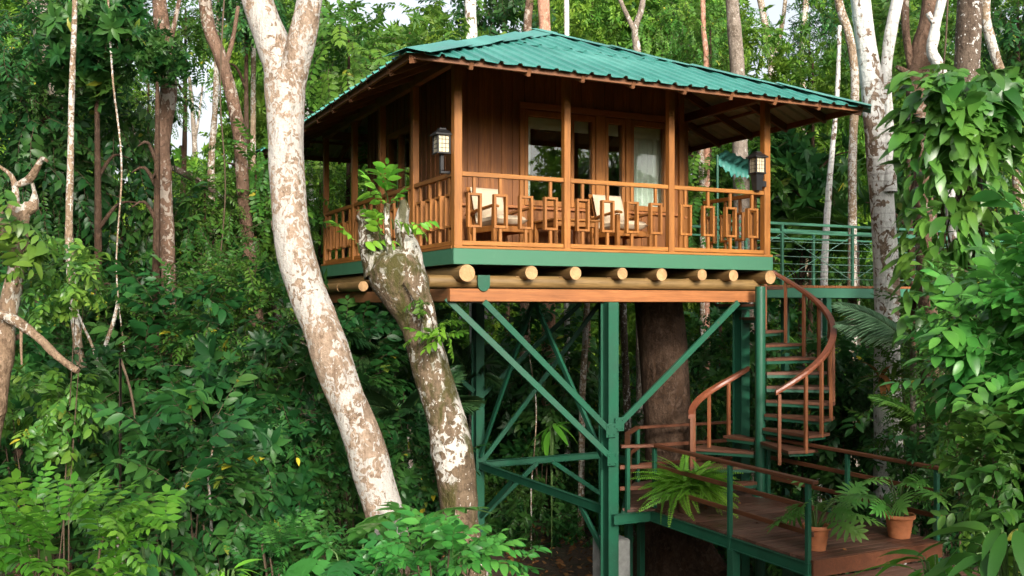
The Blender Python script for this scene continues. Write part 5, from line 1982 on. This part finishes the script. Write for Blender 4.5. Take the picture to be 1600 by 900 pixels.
SHR = [
    ('shaded shrub crowding the lower left behind the bright bush', 60, 690, 11.5, 0, .95),
    ('shaded shrub around the foot of the white sapling', 200, 700, 12.5, 1, 1.0),
    ('tall dark shrub in front of the foot of the brown trunk', 265, 620, 13.0, 2, .95),
    ('dark shrub left of the leaning pale trunk at mid height', 350, 560, 13.5, 3, 1.05),
    ('dark shrub just left of the thin mottled trunk', 415, 640, 12.6, 0, 1.0),
    ('shaded drooping shrub below the slanting lichen trunk', 330, 730, 11.5, 1, .95),
    ('dark low shrub at the bottom between the two bright bushes', 300, 830, 9.3, 2, .75),
    ('dark shrub behind the large banana leaf at lower left', 180, 600, 14.0, 3, 1.0),
    ('dark shrub in the shadow left of the base of the pale trunk', 440, 750, 11.5, 0, .75),
    ('low dark shrub behind the base of the mossy trunk', 640, 760, 13.0, 1, .75),
    ('dark shrub under the left side of the cabin, behind the pale trunk', 545, 640, 16.0, 2, .95),
    ('shaded shrub on the far side of the gnarled trunk', 50, 560, 13.0, 1, .85),
    ('dark shrub behind the bottom flight of the spiral stairs', 1250, 660, 18.0, 0, .85),
    ('dark shrub under the footbridge beside the double white trunk', 1320, 620, 17.0, 1, .85),
    ('dark shrub at the foot of the double white trunk', 1340, 690, 16.4, 2, .95),
    ('dark shrub between the walkway corner and the vine', 1460, 640, 14.8, 3, .95),
    ('dark shrub behind the outer flower pot of the walkway', 1500, 760, 12.9, 0, .75),
    ('dark shrub behind the massive trunk under the cabin', 1120, 590, 21.5, 1, 1.15),
    ('dark shrub seen under the cabin between the green braces', 850, 600, 23.0, 2, 1.2),
    ('dark shrub at the right edge under the bright spreading shrub', 1575, 640, 10.6, 3, .85),
]
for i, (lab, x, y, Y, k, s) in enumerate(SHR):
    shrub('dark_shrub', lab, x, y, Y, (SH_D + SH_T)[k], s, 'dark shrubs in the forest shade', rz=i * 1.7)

# foreground bushes, brighter and nearer
me = shrub_mesh('bush_leaves', 150, 150, (1.0, .8, .72), TP, .44, [M['lf_bright'], M['stem']], shell=.45, dropz=.25)
shrub('bright_bush', 'bright green bush of feathered leaves in the bottom left corner', 85, 868, 6.6, me, .78, None, 'bush', .4, 1.0, .68)
me = shrub_mesh('bush_leaves', 151, 110, (.8, .7, .55), TP + TA, .36, [M['lf_bright2'], M['stem']], shell=.4, dropz=.2)
shrub('green_bush', 'mid green bush at the bottom edge just left of the pale trunk foot', 465, 868, 8.3, me, .62, None, 'bush', 1.1, 1.0, .52)
me = shrub_mesh('bush_leaves', 152, 120, (1.0, .8, .55), TPbig, .40, [M['lf_bright2'], M['stem']], shell=.45, dropz=.2)
shrub('broadleaf_bush', 'bright oval leaved bush hiding the foot of the mossy trunk', 690, 878, 8.0, me, .72, None, 'bush', .2, .9, .52)
me = shrub_mesh('bush_leaves', 153, 430, (1.0, .9, 1.05), TPbig + TP, .50, [M['lf_bright2'], M['stem']], shell=.4, dropz=.05, lump=.5)
shrub('spreading_shrub', 'tall bright green shrub spreading in from the right edge', 1690, 560, 7.8, me, .95, None, 'shrub', 2.2, 1.05, .95)
me = shrub_mesh('bush_leaves', 154, 200, (1.0, .9, .8), TPbig, .50, [M['lf_mid'], M['stem']], shell=.4, dropz=.0)
shrub('shaded_shrub', 'shaded broad leaved shrub below the bright spreading shrub at the right edge', 1610, 745, 7.4, me, .55, None, 'shrub', .9, 1.1, .76)
me = shrub_mesh('bush_leaves', 155, 90, (.9, .8, .8), TPbig, .44, [M['lf_yel'], M['stem']], shell=.4, dropz=-.2)
shrub('yellowing_shrub', 'leafy shrub with yellowing oval leaves beside the gnarled branches', 95, 430, 9.9, me, .50, None, 'shrub', .9, 1.0, .76, 'twig', .010, 2)
shrub('yellowing_shrub', 'leafy shrub with a few yellow leaves below the crooked dead branch', 70, 630, 10.2, me, .62, None, 'shrub', 2.9, 1.0, .76, 'twig', .010, 2)


def big_leaf_plant(name, label, x, y, Y, n, ll, seed, mat, tm, spread=.5, up=.9, cat='plant', stalk=.45, elev=(.3, 1.0), az=None):
    """a rosette of stalked leaves rooted below photo pixel x, y"""
    rg = np.random.RandomState(seed)
    c = at(x, y, Y)
    g = ground_z(c.x, c.y) - .03
    root = thing(name, label, cat, (c.x, c.y, g), 0)
    h = c.z - g
    curves, its = [], []
    for i in range(n):
        a = (2 * math.pi * i * .382 + rg.uniform(-.4, .4)) if az is None else rg.uniform(*az)
        e = rg.uniform(*elev)
        r = spread * math.cos(e) * rg.uniform(.7, 1.2)
        tip = np.array([math.cos(a) * r, math.sin(a) * r, h + stalk * math.sin(e) * rg.uniform(.6, 1.2)])
        cc = [(0, 0, 0, 0), (tip[0] * .15, tip[1] * .15, h * .55, 0), (tip[0] * .6, tip[1] * .6, h * .95 + .1 * stalk, 0), (*tip, 0)]
        curves.append([q[:3] for q in catmull(cc, .12)])
        d = np.array([math.cos(a), math.sin(a), rg.uniform(-.5, .45) * up])
        its.append((tm[i % len(tm)], [tip], [d], np.array([ll * rg.uniform(.75, 1.15)]), np.array([rg.uniform(-.4, .4)])))
    stems_mb(curves, .011).build('stalks', M['stem'], root)
    link_mesh('leaves', foliage_mesh('leaves', its, [M[mat], M['stem']], seed), root)
    return root


big_leaf_plant('split_leaf_plant', 'split leaved glossy plant at the foot of the leaning pale trunk', 632, 840, 8.8, 9, .50, 41, 'lf_phil', [TMon], .30, 1.0, stalk=.3)
big_leaf_plant('split_leaf_plant', 'drooping cut leaved plant at the bottom, between the two middle bushes', 560, 880, 8.0, 7, .42, 42, 'lf_bright2', [TMon, TL[0]], .34, 1.0, stalk=.2)
big_leaf_plant('banana_plant', 'plant with one large upright pointed leaf at the lower left', 238, 880, 8.0, 5, .50, 43, 'lf_bright2', TLong, .2, 1.4, stalk=.2, elev=(.7, 1.3))
big_leaf_plant('ginger_plant', 'bright long leaved plant overlapping the walkway step at the bottom right', 1465, 900, 7.6, 16, .42, 44, 'lf_bright', TLong, .16, .9, stalk=.16, elev=(.2, 1.1))
big_leaf_plant('broad_leaf_plant', 'dark broad leaved plant in the bottom right corner', 1580, 870, 6.6, 22, .40, 45, 'lf_mid', TLong + TS, .26, 1.0, stalk=.26, elev=(.0, 1.1))
big_leaf_plant('seedling', 'small cluster of long upright leaves on the soil under the cabin', 862, 685, 19.5, 8, .62, 46, 'lf_bright', TLong, .12, 1.6, stalk=.3, elev=(.9, 1.4))
big_leaf_plant('split_leaf_plant', 'cut leaved plant right of the outer walkway post', 1535, 700, 12.6, 9, .42, 47, 'lf_mid', [TL[0], TL[1]], .4, 1.0, stalk=.4)
big_leaf_plant('yellow_shoot_plant', 'pale green low shoot at the bottom edge left of centre', 352, 905, 7.2, 9, .24, 48, 'lf_fern', TLong, .10, 1.3, stalk=.1, elev=(.5, 1.3))


def palm(name, label, x, y, Y, n, ll, seed, elev=(.1, 1.1), az=None, mat='lf_palm', roll=(-.8, .8)):
    rg = np.random.RandomState(seed)
    c = at(x, y, Y); g = ground_z(c.x, c.y) - .03
    root = thing(name, label, 'palm', (c.x, c.y, g), 0)
    h = c.z - g
    mb = MB(); mb.tube([(0, 0, 0), (.03, 0, h * .5), (0, 0, h)], [.06, .05, .04], 10); mb.build('trunk', M['bark_grey'], root)
    a = (rg.uniform(0, 6.28, n) if az is None else rg.uniform(*az, n)); e = rg.uniform(*elev, n)
    D = np.stack([np.cos(a) * np.cos(e), np.sin(a) * np.cos(e), np.sin(e)], 1)
    P = np.tile([0, 0, h], (n, 1))
    its = [(TF_palm[i], P[i::2], D[i::2], (ll * rg.uniform(.75, 1.15, n))[i::2], rg.uniform(*roll, n)[i::2]) for i in (0, 1)]
    link_mesh('fronds', foliage_mesh('fronds', its, [M[mat], M['stem']], seed), root)
    return root


palm('understory_palm', 'dark palm with drooping fronds between the leaning trunk and the mossy trunk', 590, 560, 16.4, 16, 1.6, 51)
palm('understory_palm', 'low palm between the two leaning trunks, nearer the ground', 640, 660, 15.0, 12, 1.2, 52)
palm('understory_palm', 'dark palm behind the green post under the cabin', 735, 590, 19.0, 12, 1.3, 53)
palm('pale_palm', 'pale palm frond arching left in front of the double white trunk', 1426, 545, 14.4, 4, 1.15, 54, (.55, .85), (2.7, 3.5), 'lf_palm_pale', (.5, .9))
palm('small_palm', 'small fan of thin fronds beside the outer end of the walkway', 1440, 662, 13.6, 7, .7, 55, (.2, .9), None, 'lf_mid')
palm('understory_palm', 'feathery palm low behind the white sapling', 150, 520, 14.6, 10, 1.2, 56)
palm('understory_palm', 'feathery palm behind the footbridge rail', 1340, 370, 24.0, 9, 1.7, 57, (.0, .8), None, 'lf_mid')


# leaves that grow on other trunks
def sprouts(name, label, spots, Y, tmpls, mat, size, seed, cat='epiphyte', up=.6):
    rg = np.random.RandomState(seed)
    b = at(spots[0][0], spots[0][1], Y)
    root = thing(name, label, cat, b, 0)
    its = []
    stem = []
    for (x, y, n) in spots:
        c = np.array(at(x, y, Y) - b)
        D = rg.normal(size=(n, 3)) * .6 + np.array([0, -.35, up])
        P = np.tile(c, (n, 1)) + rg.normal(size=(n, 3)) * .02
        w_ = rg.randint(0, len(tmpls), n)
        for i, t in enumerate(tmpls):
            its.append((t, P[w_ == i], D[w_ == i], size * rg.uniform(.7, 1.2, n)[w_ == i], rg.uniform(-.5, .5, n)[w_ == i]))
    link_mesh('leaves', foliage_mesh('leaves', its, [M[mat], M['stem']], seed), root)
    mb = MB()
    for (x, y, n) in spots:
        c = at(x, y, Y) - b
        mb.tube([c + Vector((0, .16, -.10)), c + Vector((.01, .06, -.05)), c], [.012, .010, .006], 6)
    mb.build('stems', M['stem'], root)
    return root


sprouts('sprouting_leaves', 'bright green sprouts growing from the broken top of the mossy trunk',
        [(604, 322, 3), (592, 366, 2), (603, 300, 3), (612, 342, 2), (642, 350, 2), (558, 380, 2)], 11.3, TPbig, 'lf_bright', .36, 61, up=.8)
sprouts('sprouting_leaves', 'small bright leaf tuft halfway down the mossy trunk',
        [(690, 505, 4), (698, 520, 4), (680, 535, 2), (672, 520, 2)], 11.0, TPbig[:1], 'lf_bright', .26, 62, up=.0)
sprouts('sprouting_leaves', 'tiny leaf tuft in the dark hollow of the mossy trunk',
        [(655, 465, 3), (660, 478, 2)], 11.05, TPbig[:1], 'lf_mid', .18, 63, up=-.4)
sprouts('sprouting_leaves', 'yellow green broad leaves on the white sapling at mid height',
        [(122, 385, 3), (116, 372, 2), (120, 440, 1)], 12.1, TPbig, 'lf_yel', .34, 64, up=-.1)
sprouts('sprouting_leaves', 'broad glossy leaves on top of the gnarled left trunk',
        [(20, 360, 5), (48, 352, 4), (60, 380, 4), (5, 395, 4), (10, 300, 3), (40, 420, 3)], 9.2, TPbig, 'lf_yel', .34, 65, up=.1)
sprouts('bromeliad', 'dry tan bromeliad leaves clinging to the double white trunk',
        [(1378, 592, 9), (1372, 588, 5)], 14.9, TLong, 'lf_dry', .42, 66, 'bromeliad', up=.3)
sprouts('bromeliad', 'green bromeliad tuft on the double white trunk below the palm frond',
        [(1402, 565, 8), (1395, 590, 6)], 14.8, TLong, 'lf_mid', .42, 67, 'bromeliad', up=.5)

# the big leaved vine on the spotted trunk
rg = np.random.RandomState(70)
b = at(1530, 700, 13.4)
root = thing('climbing_vine', 'big leaved climbing vine covering the spotted trunk on the right', 'vine', (b.x, b.y - .1, ground_z(b.x, b.y)), 0)
its = []
n = 900
hgt = rg.rand(n)
ys = 112 + 420 * hgt ** .9
wdt = 46 + 92 * np.sin(np.pi * np.clip(hgt * .75 + .12, 0, 1))
xs = np.clip(1512 + 10 * hgt + rg.normal(size=n) * wdt * .55, 1418, 1632)
P = np.array([list(at(x, y, 13.4 - .25 - rg.uniform(0, .75) * max(.2, 1 - ((x - 1515) / 130) ** 2)) - root.location) for x, y in zip(xs, ys)])
D = rg.normal(size=(n, 3)) * .55 + np.stack([(xs - 1515) / 90, np.full(n, -.55), np.full(n, -.55)], 1)
big = hgt < .22
S = np.where(big, rg.uniform(.36, .60, n), rg.uniform(.20, .40, n))
ro = rg.uniform(-.5, .5, n)
w_ = np.where(big & (rg.rand(n) < .45), 2, rg.randint(0, 2, n))
VT = TS + [t_lobed(29, 3, .55, .34, .35, .5)]
for i in range(3): its.append((VT[i], P[w_ == i], D[w_ == i], S[w_ == i] * (.8 if i == 2 else 1), ro[w_ == i]))
link_mesh('leaves', foliage_mesh('leaves', its, [M['lf_vine'], M['stem']], 70), root)
mb = MB()
for k in range(7):
    pts = []
    for j in range(9):
        q = at(1515 + 45 * math.sin(k * 1.3 + j * .6), 690 - j * 72, 13.4 - .28) - root.location
        pts.append(q)
    mb.tube([p[:3] for p in catmull([(*p, 0) for p in pts], .2)], .012, 6)
mb.build('vine_stems', M['twig'], root)


# lianas and bare hanging stems
LI = [
    ('thin brown liana looping left of the brown trunk', [(168, -20), (176, 120), (190, 260), (182, 420), (196, 560)], 13.6),
    ('thin liana hanging between the bent tree and the leaning pale trunk', [(352, -30), (344, 140), (352, 300), (338, 460)], 16.5),
    ('pale slanting twig in the leaves below the brown trunk', [(188, 560), (204, 610), (216, 690), (222, 780)], 10.8),
    ('thin bare stem arching in the dark leaves left of the pale trunk foot', [(330, 800), (326, 730), (342, 680), (372, 640)], 10.2),
    ('thin brown liana dropping beside the twisted dark trunk', [(1482, -30), (1478, 60), (1470, 160), (1474, 260)], 15.5),
    ('bare slim stem rising behind the far walkway rail', [(1500, 800), (1496, 700), (1506, 620), (1500, 560)], 12.4),
    ('thin pale stem leaning behind the green braces under the cabin', [(830, 760), (838, 640), (826, 540), (832, 470)], 20.0),
]
for i, (lab, pts, Y) in enumerate(LI):
    q = [at(x, y, Y) for x, y in pts]
    b = q[0] if q[0].z < q[-1].z else q[-1]
    root = thing('hanging_vine' if pts[0][1] < 0 else 'bare_stem', lab, 'vine' if pts[0][1] < 0 else 'stem', b, 0)
    mb = MB()
    c = [p[:3] for p in catmull([(*(p - b), 0) for p in q], .12)]
    if pts[0][1] > 0:
        g = ground_z(q[0].x, q[0].y) - b.z
        c = [(c[0][0], c[0][1], g)] + c
    mb.tube(c, [.016 - .006 * k / len(c) for k in range(len(c))], 7)
    mb.build('stem', M['twig'] if i % 3 else M['bark_sap'], root)
